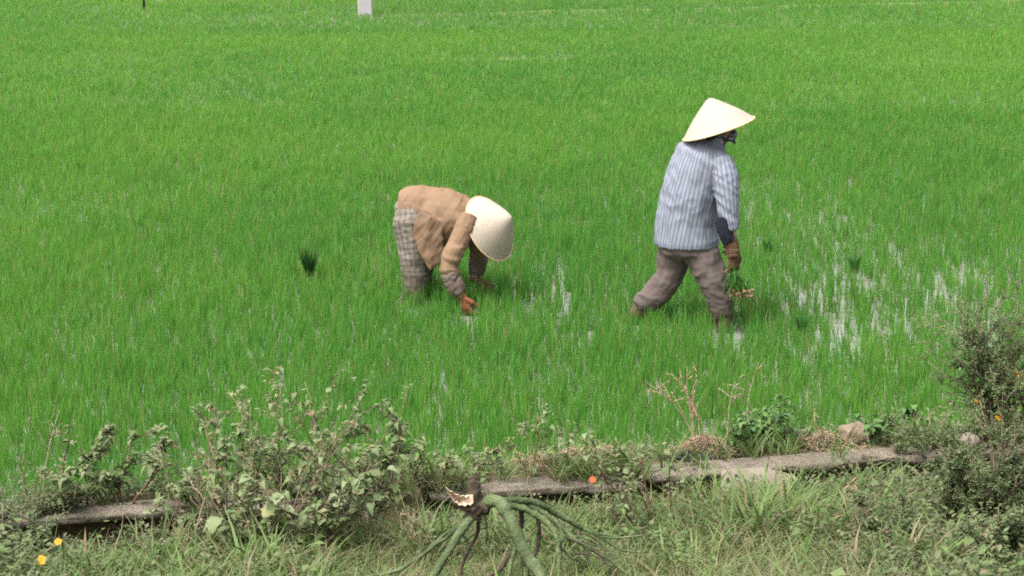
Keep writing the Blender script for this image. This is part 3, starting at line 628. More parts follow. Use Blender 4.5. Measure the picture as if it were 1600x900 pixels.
limb([(754, 800), (757, 825, -.01), (757, 850, -.02)], [.017, .013, .008])
limb([(748, 815, .02), (744, 840, .03), (730, 862, .02), (722, 890, 0), (716, 912, -.03)], [.009, .009, .008, .008, .006], M_dbark)
limb([(762, 786), (800, 782, .02), (835, 785, .05), (870, 803, .08), (905, 822, .10), (930, 833, .10), (965, 838, .08)], [.018, .016, .015, .014, .012, .008, .004])
limb([(775, 788, .02), (812, 792, 0), (842, 806, -.02), (862, 828, -.05), (872, 850, -.08), (873, 880, -.12), (872, 912, -.16)], [.016, .014, .014, .013, .011, .010, .009])
limb([(800, 786, .04), (838, 795, .04), (868, 815, .03), (892, 838, 0), (915, 852, -.03), (945, 870, -.06), (985, 900, -.1)], [.013, .013, .012, .010, .010, .008, .005])
limb([(812, 795, .06), (815, 815, .06), (812, 838, .05), (818, 870, .02), (815, 900, 0)], [.011, .011, .009, .008, .006], M_dbark)
limb([(838, 803, .05), (842, 825, .05), (840, 850, .04), (834, 872, .02)], [.008, .009, .008, .006], M_dbark)
limb([(806, 855, -.13), (800, 878, -.15), (794, 912, -.2)], [.010, .010, .008])
limb([(800, 862, -.05), (788, 882, -.08), (770, 898, -.1), (745, 908, -.1)], [.007, .009, .007, .005], M_dbark)
limb([(818, 860, -.16), (826, 884, -.2), (822, 915, -.22)], [.008, .007, .005])
limb([(905, 822, .10), (940, 842, .08), (975, 860, .06), (1010, 862, .05)], [.009, .007, .005, .003])
limb([(870, 815, .02), (880, 838, -.02), (876, 855, -.05), (895, 872, -.06), (905, 868, -.06)], [.009, .008, .007, .005, .003])
limb([(940, 840, .08), (985, 838, .06), (1055, 826, .05)], [.006, .004, .002])
for i in range(16):         # dense small twigs at the end of the right-hand limbs
    x0, y0 = random.uniform(872, 925), random.uniform(830, 870); x1 = x0+random.uniform(15, 70); y1 = y0+random.uniform(15, 50); dd = random.uniform(-.12, .1)
    limb([(x0, y0, dd), ((x0+x1)/2+random.gauss(0, 6), (y0+y1)/2+random.gauss(0, 7), dd-.02), (x1, y1, dd-.05)], [.0045, .0035, .0015], random.choice((M_gbark, M_gbark, M_dbark)), 'twig')

# ------------------------------------------------------------------ seedling bundles waiting in the field
M_bun = blade_mat('seedling_bundle', (0.018, 0.075, 0.012), (0.04, 0.13, 0.02), base=(.2, .24, .09))
M_bunl = blade_mat('fresh_seedling_bundle', (0.045, 0.15, 0.025), (0.07, 0.2, 0.03), base=(.2, .24, .09))
M_bstem = plain('pale_seedling_stem', (.34, .36, .2), .7, 40, .3, .2)
def bundle(px, py, h_, n_, label, wid=.035, lm=None):
    p = on_z(px, py, 0); root = empty('seedling_bundle', p, label, 'seedlings', 'bundles of rice seedlings set down in the paddy'); mb, hh, dr = MB(), [], []
    for i in range(n_):
        a = random.uniform(0, 6.28); r_ = wid*math.sqrt(random.random())
        blade(mb, hh, dr, (r_*math.cos(a)*.6, r_*math.sin(a)*.6, h_*.3), h_*random.uniform(.5, .85), a, random.uniform(.05, .32), random.uniform(0, .25), .007, 0)
    ob = mb.build('leaves', lm or M_bun, root); ob['kind'] = 'stuff'
    for nm, ar in (('h', hh), ('dryness', dr)): A = ob.data.attributes.new(nm, 'FLOAT', 'POINT'); A.data.foreach_set('value', ar)
    sb = MB()
    for i in range(26):
        a = random.uniform(0, 6.28); r_ = wid*.7*math.sqrt(random.random()); q = Vector((r_*math.cos(a), r_*math.sin(a), 0))
        sb.tube([q*.9+Vector((0, 0, -.02)), q*.65+Vector((0, 0, h_*.2)), q*.8+Vector((0, 0, h_*.42))], [.0028, .0025, .002], 4)
    sb.build('stalks', M_bstem, root)
bundle(483, 452, .29, 130, 'dark green bundle of uprooted seedlings left of the bending planter', .038)
bundle(1335, 440, .21, 60, 'faint bundle of seedlings among water glints beyond the walking planter', lm=M_bunl); bundle(1251, 538, .20, 70, 'seedling bundle nearest the walking planter in the thin rice', lm=M_bunl); bundle(1200, 412, .2, 60, 'small seedling bundle just past the gloved hand of the walking planter', lm=M_bunl)
bundle(738, 57, .24, 14, 'tiny dark seedling tuft far across the paddy')

# ------------------------------------------------------------------ posts in the distance
M_post = plain('pale_concrete', (.34, .33, .325), .9, 3, .12, .3)
def post(px, py, w_, h_, label):
    p = on_z(px, py, .0); mb = MB(); rings = []
    for z, k_ in ((-.4, 1.0), (.02, 1.0), (.5, .99), (h_*.5, .86), (h_-.03, .72), (h_, .68)):
        a = w_*.5*k_; b = a*.72; c_ = .018; rings.append([(x, y, z) for x, y in ((-a+c_, -b), (a-c_, -b), (a, -b+c_), (a, b-c_), (a-c_, b), (-a+c_, b), (-a, b-c_), (-a, -b+c_))])
    mb.loft(rings); ob = mb.build('concrete_post', M_post, None, False); ob.location = p; return tag(ob, label, 'post')
post(571, 25, .265, 6.5, 'pale concrete utility post standing in the far rice'); post(250, 4, .19, 3.0, 'smaller faint concrete post at the top edge beside the dark stake')
p = on_z(225, 18, 0); mb = MB(); mb.tube([(0, 0, -.3), (.004, 0, .5), (.02, 0, 1.1), (.015, .01, 1.7)], [.027, .025, .022, .018], 7); ob = mb.build('wooden_stake', plain('dark_wood', (.035, .03, .025), .9, 20)); ob.location = p; tag(ob, 'thin dark wooden stake standing in the far rice', 'stake')

# ------------------------------------------------------------------ people
def cloth_mat(name, colfn, rough=.9):
    m, t, o = new_mat(name); pa = attr(t, 'pat'); tc = N(t, 'ShaderNodeTexCoord'); sx = N(t, 'ShaderNodeSeparateXYZ'); t.links.new(pa.outputs['Vector'], sx.inputs[0])
    c = colfn(t, sx.outputs[0], sx.outputs[1], tc.outputs['Object']); wv = noise_(t, 120, 3, tc.outputs['Object'])
    surf(t, o, c, rough, wv, .15, .002, .15); return m
def finish(me, name, mat, parent, bones, folds, base):
    """folds: displacement along the normal; bones: axis segments used to lay the weave on the cloth"""
    nv = len(me.vertices); co = np.empty(nv*3, 'f'); me.vertices.foreach_get('co', co); co = co.reshape(-1, 3)
    nor = np.empty(nv*3, 'f'); me.vertices.foreach_get('normal', nor); nor = nor.reshape(-1, 3)
    best = np.full(nv, 1e9); uv = np.zeros((nv, 3), 'f'); off = 0.0
    for (A, B, side, rad) in bones:
        A, B = np.array(A), np.array(B); ax = (B-A); L = np.linalg.norm(ax); ax /= L; s = np.array(side, float); s -= ax*s.dot(ax); s /= np.linalg.norm(s); f = np.cross(ax, s)
        q = co-A; tt = q@ax; tc_ = np.clip(tt, 0, L); dist = np.linalg.norm(q-tc_[:, None]*ax, axis=1)/rad
        an = np.arctan2(q@f, q@s); mk = dist < best; best[mk] = dist[mk]; uv[mk, 0] = an[mk]*rad+off; uv[mk, 1] = tt[mk]; uv[mk, 2] = off; off += 3.7
    disp = folds(co, uv); co2 = co + nor*disp[:, None]
    me.vertices.foreach_set('co', (co2-np.array(base)).astype('f').ravel())
    a = me.attributes.new('pat', 'FLOAT_VECTOR', 'POINT'); a.data.foreach_set('vector', uv.ravel())
    me.materials.clear(); me.materials.append(mat); me.polygons.foreach_set('use_smooth', [True]*len(me.polygons)); me.update()
    return link(bpy.data.objects.new(name, me), parent)
def nz(co, f, seed):
    f = np.array(f); return np.array([noise.noise(Vector((c_*f) + seed)) for c_ in co])
def ridge(a): return (1-np.abs(a)*2.2)          # sharp-crested folds
def hand(mb, W, D, Np, S, curl, g=0.0, s=1.0):
    """wrist W, finger direction D, palm normal Np, thumb side S"""
    W, D, Np, S = Vector(W), Vector(D).normalized(), Vector(Np).normalized(), Vector(S).normalized()
    mb.tube([W-D*.03*s, W, W+D*.03*s, W+D*.065*s, W+D*.088*s], [(.024*s+g, .018*s+g), (.027*s+g, .017*s+g), (.037*s+g, .016*s+g), (.041*s+g, .015*s+g), (.036*s+g, .012*s+g)], 10, S)
    for i, L in enumerate((.068, .078, .073, .056)):
        o_ = (1.5-i)*.0205*s; p = W+D*.080*s+S*o_; d = D.copy(); pts = [p]; a = 0
        for f, cu in ((.45, curl*.6), (.32, curl), (.23, curl*.7)):
            a += cu; d = D*math.cos(a)+Np*math.sin(a)+S*(.07*(1.5-i)); pts.append(pts[-1]+d.normalized()*L*s*f)
        mb.tube(pts, [.0098*s+g, .0092*s+g, .0085*s+g, .0065*s+g], 7)
    p = W+D*.018*s+S*.030*s; d1 = (D*.62+S*.75+Np*.35).normalized(); d2 = (D*.85+S*.3+Np*.6).normalized()
    mb.tube([p, p+d1*.038*s, p+d1*.038*s+d2*.032*s, p+d1*.038*s+d2*.054*s], [.013*s+g, .0115*s+g, .0105*s+g, .0075*s+g], 7)
def head(mb, C, up, fw, s=1.0):
    """skull, jaw, nose, brow, lips and ears as one closed form"""
    C, up, fw = Vector(C), Vector(up).normalized(), Vector(fw); fw = (fw-up*fw.dot(up)).normalized(); sd_ = up.cross(fw)
    def E(c, r, k=12, m_=9):
        n = len(mb.v); tmp = MB(); tmp.ball((0, 0, 0), (1, 1, 1), k, m_); q = C+(fw*c[0]+sd_*c[1]+up*c[2])*s
        mb.add([q+(fw*v[0]*r[0]+sd_*v[1]*r[1]+up*v[2]*r[2])*s for v in tmp.v], tmp.f)
    E((-.008, 0, .025), (.094, .075, .088), 16, 12); E((.022, 0, -.045), (.066, .056, .068)); E((.058, 0, -.082), (.026, .028, .022)); E((.082, 0, .018), (.016, .045, .012))
    E((.096, 0, -.018), (.016, .012, .022)); E((.105, 0, -.028), (.012, .014, .010)); E((.086, 0, -.055), (.012, .024, .008)); E((.07, .034, -.02), (.022, .018, .018)); E((.07, -.034, -.02), (.022, .018, .018))
    for q in (-1, 1): E((-.008, q*.076, -.008), (.018, .008, .031))
    return fw, sd_, up
M_skin = plain('skin', (.30, .17, .11), .55, 30, .08, .15, spec=.4); M_hair = plain('black_hair', (.012, .010, .010), .5, 120, .3, .4); M_eye = plain('eye', (.05, .035, .03), .2, 10, .1, 0)
# palm-leaf hats
m, t, o = new_mat('palm_leaf_hat'); tc = N(t, 'ShaderNodeTexCoord'); a = attr(t, 'pat'); sx = N(t, 'ShaderNodeSeparateXYZ'); t.links.new(a.outputs['Vector'], sx.inputs[0])
mp = N(t, 'ShaderNodeCombineXYZ'); t.links.new(math_(t, 'MULTIPLY', sx.outputs[0], 14.0), mp.inputs[0]); t.links.new(math_(t, 'MULTIPLY', sx.outputs[1], 3.0), mp.inputs[1])
n = noise_(t, 2.2, 4, mp.outputs[0]); n2 = noise_(t, 9, 3, tc.outputs['Object'])
ringw = math_(t, 'FRACT', math_(t, 'MULTIPLY', sx.outputs[1], 16.0)); line = math_(t, 'MULTIPLY', math_(t, 'LESS_THAN', ringw, .2), .4)
c = ramp(t, n, [(.25, (.32, .256, .195)), (.5, (.395, .345, .288)), (.75, (.44, .397, .35))]); c = mixc(t, math_(t, 'MULTIPLY', n2, .3), c, (.32, .24, .155)); c = mixc(t, line, c, (.18, .12, .065))
surf(t, o, c, .7, math_(t, 'ADD', n, math_(t, 'MULTIPLY', ringw, .25)), .35, .004, .3); M_hat = m
M_rim = plain('bamboo_rim', (.60, .44, .24), .6, 40, .2, .2)
def hat(person, C, axis, r, h_, base):
    """cone with hoops; C is the centre of the rim"""
    axis = Vector(axis).normalized(); u = axis.orthogonal().normalized(); v = axis.cross(u); vs, fs, pat = [], [], []; K, Mh = 72, 34
    for inner in (0, 1):
        for i in range(Mh+1):
            f = i/Mh; bulge = .012*math.sin(math.pi*f); rr_ = r*(1-f)+.0006 + bulge + (.0016*math.sin(f*16*6.283) if not inner else -.006); hh = h_*f - (.010 if inner else 0) + (-.010*max(0, f-.9)/.1)
            if inner and i == 0: hh = .001; rr_ = r-.003
            for j in range(K):
                an = 6.2832*j/K; rj = max(.001, rr_*(1+.012*math.sin(2*an+1)+.006*noise.noise(Vector((math.cos(an)*3, math.sin(an)*3, f*4))))); vs.append(C+axis*hh+(u*math.cos(an)+v*math.sin(an))*rj - Vector(base)); pat.append((an, f, 0))
        o_ = inner*(Mh+1)*K
        for i in range(Mh):
            for j in range(K):
                q = (o_+i*K+j, o_+i*K+(j+1) % K, o_+(i+1)*K+(j+1) % K, o_+(i+1)*K+j); fs.append(q if not inner else q[::-1])
    ob = obj('conical_hat', vs, fs, M_hat, person); A = ob.data.attributes.new('pat', 'FLOAT_VECTOR', 'POINT'); A.data.foreach_set('vector', [x for p in pat for x in p])
    rm = MB(); pts = [C+(u*math.cos(6.2832*j/K)+v*math.sin(6.2832*j/K))*(r+.001)*(1+.012*math.sin(2*6.2832*j/K+1)) - Vector(base) for j in range(K)]
    ring = []
    for j in range(K):
        d = (pts[j]-(C-Vector(base))).normalized(); ring.append([pts[j]+d*(.0045*math.cos(q))+axis*(.0045*math.sin(q)) for q in (0, 1.26, 2.51, 3.77, 5.03)])
    rm.loft(ring+[ring[0]], False); rm.build('hat_rim', M_rim, ob); return ob
def chain(mb, joints, Y0, k=14, side=None, s=1.0, add=0.0):
    """joints: (px, py, dy, half-width px [, ratio]) along a limb -> closed tube"""
    pts, rad = [], []
    for j in joints:
        Yj = Y0+j[2]; p = V(j[0], j[1], Yj); pts.append(p); mpp = (V(j[0]+1, j[1], Yj)-p).length; a = j[3]*mpp*s+add; rad.append((a*(j[4] if len(j) > 4 else 1), a))
    mb.tube(pts, rad, k, side); return pts

# ---- the walking planter
Y0 = 14.0; base = on_z(1068, 512, 0); base = Vector((base.x, Y0, 0)); PH = R(38); F = Vector((math.cos(PH), math.sin(PH), 0)); Rt = Vector((F.y, -F.x, 0))
torso = [(1073, 383, .02, 45, 1.22), (1073, 372, .02, 46, 1.22), (1071, 345, .01, 42, 1.2), (1079, 305, .0, 42, 1.16), (1090, 270, .0, 43, 1.2), (1101, 246, 0, 42, 1.24), (1109, 231, 0, 30, 1.25), (1115, 221, 0, 17, 1.0), (1117, 217, 0, 14, 1.0)]
armR = [(1117, 246, -.07, 17), (1128, 258, -.13, 21), (1134, 276, -.17, 21), (1136, 305, -.20, 20), (1138, 332, -.22, 17), (1140, 348, -.23, 15), (1143, 360, -.235, 12.5)]
armL = [(1082, 245, .16, 20), (1090, 275, .22, 20), (1102, 310, .30, 18), (1116, 338, .34, 14), (1124, 356, .36, 12)]
wr = V(1145, 396, Y0-.24); wl = V(1130, 366, Y0+.37)
legR = [(1083, 372, -.03, 29), (1093, 392, -.05, 29), (1104, 415, -.08, 27), (1116, 440, -.11, 23.5), (1123, 462, -.12, 18.5), (1127, 480, -.12, 16), (1130, 497, -.12, 14.5)]
legL = [(1062, 372, .07, 30), (1055, 395, .09, 28), (1049, 418, .10, 24), (1042, 437, .10, 22), (1028, 455, .10, 20), (1014, 468, .11, 19), (1000, 478, .12, 15)]
person1 = empty('person', base, 'person in striped shirt and conical hat walking with seedlings in a gloved hand', 'person')
# body
mb = MB(); sdv = tuple(Rt)
for ch_ in (torso,): chain(mb, [(a, b, c, d*.74, e) for a, b, c, d, e in ch_[:-2]]+[(1114, 222, 0, 12, 1), (1121, 210, 0, 12, 1), (1125, 200, 0, 12, 1)], Y0, side=sdv)
chain(mb, [(a, b, c, min(d*.6, 12)) for a, b, c, d in armR]+[(1145, 396, -.24, 7)], Y0); chain(mb, [(a, b, c, min(d*.6, 12)) for a, b, c, d in armL]+[(1130, 366, .37, 7)], Y0)
chain(mb, [(a, b, c, d*.68) for a, b, c, d in legR]+[(1131, 515, -.12, 9), (1132, 530, -.12, 10)], Y0); chain(mb, [(a, b, c, d*.6) for a, b, c, d in legL[:-1]]+[(988, 495, .13, 7), (976, 517, .14, 6), (972, 530, .15, 6)], Y0)
mb.tube([V(1128, 535, Y0-.12), V(1140, 537, Y0-.05), V(1165, 541, Y0+.03)], [(.04, .035), (.045, .03), (.035, .018)], 8); mb.tube([V(972, 530, Y0+.15), V(985, 538, Y0+.2), V(1005, 540, Y0+.26)], [(.035, .03), (.04, .03), (.03, .018)], 8)
hup = Vector((-.16, 0, 1)); fw, hsd, hup = head(mb, V(1126, 199, Y0+.01), hup, F+Vector((.15, -.1, 0)), .93)
hRd = Vector((.10, .05, -1)); hand(mb, wr, hRd, Vector((-.55, .8, 0)), Vector((.8, .55, .1)), .75); hand(mb, wl, Vector((.5, .2, -1)), Vector((-.5, -.6, 0)), Vector((.6, -.7, .2)), .6)
me = fus(mb, .0065, 4); finish(me, 'body', M_skin, person1, [(V(1073, 391, Y0), V(1115, 221, Y0), Rt, .2)], lambda c_, u: np.zeros(len(c_)), base)
hc = V(1126, 199, Y0+.01)
mb = MB()
for q in (-1, 1): mb.ball(hc+(fw*.083+hsd*q*.030+hup*.0)*.93-base, .0105, 10, 7)
mb.build('eyes', M_eye, person1)
mb = MB(); n = MB(); n.ball((0, 0, 0), (1, 1, 1), 18, 12); mb.add([hc+(fw*(v[0]*.095-.02)+hsd*v[1]*.084+hup*(v[2]*.09+.03))*.95-base for v in n.v], n.f); mb.tube([hc+(fw*-.08+hup*.0)*.93-base, hc+(fw*-.10+hup*-.06)*.93-base, hc+(fw*-.085+hup*-.10)*.93-base], [.03, .03, .018], 9); mb.build('hair', M_hair, person1)
# scarf over mouth and neck
def scarfcol(t, u, v, ob): n = noise_(t, 38, 3, ob); return ramp(t, n, [(.42, (.035, .04, .06)), (.55, (.20, .20, .22)), (.65, (.40, .39, .40))])
M_scarf = cloth_mat('dark_patterned_scarf', scarfcol)
mb = MB(); mb.tube([V(1112, 224, Y0), V(1119, 217, Y0), V(1125, 209, Y0+.01)], [(.075, .07), (.074, .072), (.06, .06)], 14, sdv); n = MB(); n.ball((0, 0, 0), (1, 1, 1), 14, 9); mb.add([hc+(fw*(v[0]*.062+.05)+hsd*v[1]*.066+hup*(v[2]*.045-.062))*.95 for v in n.v], n.f); mb.tube([V(1138, 216, Y0-.06), V(1146, 219, Y0-.05), V(1150, 226, Y0-.05)], [.02, .018, .006], 8)
me = fus(mb, .006, 3); finish(me, 'scarf', M_scarf, person1, [(V(1112, 224, Y0), V(1125, 209, Y0), Rt, .07)], lambda c_, u: .006*nz(c_, (40, 40, 40), 3), base)
# striped shirt
def stripes(t, u, v, ob):
    f = math_(t, 'FRACT', math_(t, 'MULTIPLY', u, 1/.027)); n = noise_(t, 7, 4, ob)
    a = ramp(t, f, [(0, (.23, .248, .30)), (.40, (.22, .238, .29)), (.48, (.092, .104, .145)), (.60, (.098, .11, .15)), (.66, (.205, .22, .27)), (.78, (.15, .163, .21)), (.86, (.225, .243, .295)), (1, (.23, .248, .30))])
    return mixc(t, ramp(t, n, [(.42, (0,)*3), (.75, (.4,)*3)]), a, (.135, .135, .14))
M_shirt = cloth_mat('blue_grey_striped_cotton', stripes)
mb = MB(); tp = chain(mb, torso, Y0, 24, sdv); ar = chain(mb, armR, Y0); al = chain(mb, armL, Y0)
mb.tube([V(1113, 226, Y0), V(1119, 217, Y0)], [(.088, .08), (.078, .07)], 16, sdv)      # collar
bones = [(tp[0], tp[5], Rt, .2), (ar[1], ar[4], F, .085), (ar[4], ar[6], F, .085), (al[0], al[4], F, .085)]
def fold1(c_, u):
    arm = (u[:, 2] > 0); rel = c_-np.array(tp[0]); z = rel[:, 2]
    d = .004*ridge(nz(np.column_stack([rel[:, 0]*20+z*9, rel[:, 1]*14, z*6]), (1, 1, 1), 21.0)) + .005*ridge(nz(np.column_stack([rel[:, 0]*9+z*3.2, rel[:, 1]*7, z*3.0]), (1, 1, 1), 2.0)) + .006*nz(rel, (22, 22, 9), 6) + .007*ridge(nz(np.column_stack([rel[:, 0]*5-z*9, rel[:, 1]*5, z*7+rel[:, 0]*6]), (1, 1, 1), 9.0))*np.exp(-((z-.28)/.16)**2)
    d = np.where(arm, .006*ridge(nz(np.column_stack([rel[:, 0]*6, rel[:, 1]*6, z*24+rel[:, 0]*14]), (1, 1, 1), 5))+.004*nz(rel, (30, 30, 30), 1), d)
    return d-.004
me = fus(mb, .006, 5); finish(me, 'shirt', M_shirt, person1, bones, fold1, base)
# dark undersleeve and knitted glove
M_navy = plain('navy_undersleeve', (.010, .012, .02), .9, 40, .3, .3)
mb = MB(); chain(mb, [(1134, 340, -.23, 13.5), (1133, 354, -.24, 12.5), (1135, 367, -.245, 12), (1139, 378, -.245, 11)], Y0); me = fus(mb, .006, 3); finish(me, 'undersleeve', M_navy, person1, bones[:1], lambda c_, u: .004*nz(c_, (50, 50, 30), 4), base)
def glovecol(t, u, v, ob): n = noise_(t, 30, 4, ob); return ramp(t, n, [(.3, (.055, .032, .02)), (.6, (.13, .075, .045)), (.8, (.20, .13, .08))])
M_glove = cloth_mat('brown_muddy_knit', glovecol); M_oglove = cloth_mat('orange_rubber', lambda t, u, v, ob: ramp(t, noise_(t, 30, 4, ob), [(.3, (.085, .04, .022)), (.55, (.19, .07, .032)), (.8, (.25, .11, .06))]), .5)
mb = MB(); chain(mb, [(1140, 371, -.235, 9.5), (1143, 380, -.236, 10), (1145, 390, -.24, 10), (1146, 400, -.24, 10.5)], Y0); hand(mb, wr, hRd, Vector((-.55, .8, 0)), Vector((.8, .55, .1)), .75, .0035, 1.08)
me = fus(mb, .0045, 2); wz = wr.z; finish(me, 'glove', M_glove, person1, bones[:1], lambda c_, u: np.where(c_[:, 2] > wz-.03, .006*ridge(nz(c_-np.array(wr), (12, 12, 90), 4)), .002*nz(c_, (60, 60, 60), 4)), base)
mb = MB(); chain(mb, [(1122, 352, .355, 9.5), (1127, 360, .365, 9)], Y0); hand(mb, wl, Vector((.5, .2, -1)), Vector((-.5, -.6, 0)), Vector((.6, -.7, .2)), .6, .0035, 1.05); me = fus(mb, .0045, 2); finish(me, 'glove', M_glove, person1, bones[:1], lambda c_, u: np.zeros(len(c_)), base)
# trousers
def trousercol(t, u, v, ob):
    n = noise_(t, 6, 5, ob); sz = N(t, 'ShaderNodeSeparateXYZ'); t.links.new(ob, sz.inputs[0]); c = ramp(t, n, [(.3, (.085, .065, .060)), (.55, (.118, .093, .085)), (.75, (.145, .116, .105))])
    mud = math_(t, 'ADD', math_(t, 'MULTIPLY', math_(t, 'SUBTRACT', .20, sz.outputs[2]), 6.0), math_(t, 'MULTIPLY', math_(t, 'SUBTRACT', n, .5), 2.5), True)
    return mixc(t, mud, c, (.045, .033, .023))
M_trous = cloth_mat('mauve_brown_trousers', trousercol)
mb = MB(); lr = chain(mb, legR, Y0); ll = chain(mb, legL, Y0); chain(mb, [(1073, 362, .02, 40, 1.2), (1074, 376, .02, 43, 1.2), (1074, 392, .02, 41, 1.2), (1075, 402, .02, 26, 1.2)], Y0, side=sdv)
bon2 = [(lr[0], lr[3], F, .11), (lr[3], lr[6], F, .08), (ll[0], ll[3], F, .1), (ll[3], ll[6], F, .08)]
def fold2(c_, u):
    rel = c_-np.array(lr[0]); z = rel[:, 2]; low = np.clip((-.28-z)/.1, 0, 1)
    return .010*ridge(nz(np.column_stack([rel[:, 0]*7+z*8, rel[:, 1]*6, z*11-rel[:, 0]*5]), (1, 1, 1), 3))*(1+.3*low) + .006*low*ridge(nz(np.column_stack([rel[:, 0]*9+z*14, rel[:, 1]*9, z*32]), (1, 1, 1), 8)) + .003*nz(rel, (35, 35, 35), 2) - .004
me = fus(mb, .0075, 4); finish(me, 'trousers', M_trous, person1, bon2, fold2, base)
# muddy socks under the rolled trouser legs
M_sock = plain('mud_caked_sock', (.075, .055, .035), .95, 30, .5, .6); M_sock2 = plain('tan_sock', (.085, .058, .034), .95, 30, .4, .5)
mb = MB(); chain(mb, [(1130, 490, -.12, 13), (1131, 508, -.12, 13), (1131, 530, -.12, 13), (1142, 537, -.05, 13), (1166, 541, .03, 11)], Y0); me = fus(mb, .006, 2); finish(me, 'sock', M_sock, person1, bon2[:1], lambda c_, u: .004*nz(c_, (40, 40, 60), 4), base)
mb = MB(); chain(mb, [(1012, 476, .11, 13.5), (998, 487, .12, 13), (986, 500, .13, 12.5), (976, 517, .14, 12), (972, 530, .15, 12), (984, 537, .19, 13), (1006, 541, .26, 11)], Y0); me = fus(mb, .006, 2); finish(me, 'sock', M_sock2, person1, bon2[:1], lambda c_, u: .004*nz(c_, (40, 40, 60), 4), base)
hat(person1, V(1123, 201, Y0+.005), Vector((-.31, .02, .95)), .236, .212, base)
# seedlings held in the gloved hand: leaves up behind the fist, muddy roots hanging forward
M_root = plain('muddy_roots', (.20, .125, .07), .95, 60, .4, .6); M_bun2 = plain('held_seedling_leaf', (.06, .17, .03), .6, 40, .35, .1, trans=.3)
hb = V(1147, 424, Y0-.25); held = empty('seedling_handful', hb, 'handful of rice seedlings with muddy roots hanging from the brown glove', 'seedlings')
mb = MB()
for i in range(46):
    e = V(random.uniform(1137, 1172), random.uniform(447, 466), Y0-.25+random.gauss(0, .03))-hb; b_ = Vector((random.gauss(0, .014), random.gauss(0, .012), random.uniform(-.01, .02)))
    mb.tube([b_, b_.lerp(e, .5)+Vector((random.gauss(0, .006),)*3), e], [.0024, .0024, .002], 4)
mb.build('stalks', M_bun2, held)
mb = MB()
for i in range(40):
    e = V(random.uniform(1128, 1150), random.uniform(415, 470), Y0-.26+random.gauss(0, .04))-hb; b_ = Vector((random.gauss(0, .014), random.gauss(0, .012), 0)); s_ = Vector((random.gauss(0, 1), random.gauss(0, 1), random.gauss(0, .3))).normalized()*.003
    md = b_.lerp(e, .5)+Vector((random.gauss(0, .015), random.gauss(0, .01), .015)); mb.add([b_-s_, b_+s_, md+s_*1.2, md-s_*1.2, e], [(0, 1, 2, 3), (3, 2, 4)])
ob = mb.build('leaves', M_bun2, held); ob['kind'] = 'stuff'
mb = MB()
for i in range(26): q = V(random.uniform(1140, 1176), random.uniform(452, 464)-.0, Y0-.25+random.gauss(0, .035))-hb; mb.ball(q, (random.uniform(.006, .016), random.uniform(.006, .014), random.uniform(.006, .014)), 7, 5)
for i in range(60):
    q = V(random.uniform(1138, 1178), random.uniform(454, 466), Y0-.25+random.gauss(0, .035))-hb; mb.tube([q, q+Vector((random.gauss(.004, .012), random.gauss(0, .012), -random.uniform(.01, .04)))], [.002, .001], 3)
ob = mb.build('roots', M_root, held); ob['kind'] = 'stuff'

# ---- the bending planter
Y0 = 14.8; b2 = on_z(648, 478, 0); base = Vector((b2.x, Y0, 0)); F = Vector((.92, -.30, -.1)).normalized(); Rt = Vector((-.30, -.95, 0)).normalized(); up = Vector((0, 0, 1))
person2 = empty('person', base, 'person bent double in tan jacket and checked trousers planting rice by hand', 'person')
torso = [(622, 317, .02, 18, 1.3), (630, 318, .02, 27, 1.2), (646, 322, .01, 36, 1.0), (668, 335, -.02, 45, .78), (690, 339, -.06, 47, .76), (710, 339, -.10, 42, .84), (728, 340, -.13, 35, 1.0), (742, 340, -.16, 22, 1.0), (750, 342, -.18, 15, 1.0)]
armR = [(733, 338, -.28, 18), (727, 356, -.32, 18), (715, 382, -.37, 16.5), (704, 406, -.40, 16), (701, 419, -.40, 15), (707, 433, -.41, 14)]
armL = [(744, 348, .05, 20), (747, 372, .08, 19), (749, 395, .08, 16), (747, 412, .06, 14)]
legR = [(641, 330, -.05, 23), (643, 348, -.08, 28), (646, 372, -.09, 26), (648, 398, -.10, 23.5), (648, 422, -.10, 21), (648, 446, -.10, 18), (649, 468, -.10, 13)]
legL = [(641, 330, .12, 23), (645, 345, .14, 28), (654, 372, .16, 26), (660, 398, .17, 22), (659, 420, .17, 19), (656, 442, .17, 16), (655, 462, .17, 13)]
wr = V(722, 463, Y0-.42); wl = V(741, 436, Y0+.04)
hRd = Vector((.35, -.1, -1)); hLd = Vector((.9, -.15, -.25))
mb = MB(); chain(mb, [(a, b, c, d*.66, e) for a, b, c, d, e in torso[:-1]]+[(758, 345, -.20, 11, 1), (768, 350, -.22, 11, 1)], Y0, side=tuple(Rt))
chain(mb, [(a, b, c, min(d*.6, 12)) for a, b, c, d in armR]+[(722, 463, -.42, 6.5)], Y0); chain(mb, [(a, b, c, min(d*.6, 12)) for a, b, c, d in armL]+[(741, 436, .04, 6.5)], Y0)
chain(mb, [(a, b, c, d*.62) for a, b, c, d in legR]+[(650, 495, -.10, 9)], Y0); chain(mb, [(a, b, c, d*.62) for a, b, c, d in legL]+[(655, 490, .17, 9)], Y0)
for q in (-.10, .17): mb.tube([V(646, 498, Y0+q), V(662, 502, Y0+q), V(688, 504, Y0+q-.03)], [(.04, .035), (.045, .03), (.032, .018)], 8)
HA = Vector((.84*.866, -.5, .54*.866)).normalized(); hc = V(770, 352, Y0-.20)
fw, hsd, hup = head(mb, hc, HA, Vector((.45, -.3, -1)), .93)
hand(mb, wr, hRd, Vector((.6, .7, .1)), Vector((.7, -.6, .1)), .55); hand(mb, wl, hLd, Vector((-.1, -.2, -1)), Vector((.1, -1, .1)), .55)
me = fus(mb, .0065, 4); finish(me, 'body', M_skin, person2, [(V(640, 326, Y0), V(742, 340, Y0), Rt, .2)], lambda c_, u: np.zeros(len(c_)), base)
mb = MB()
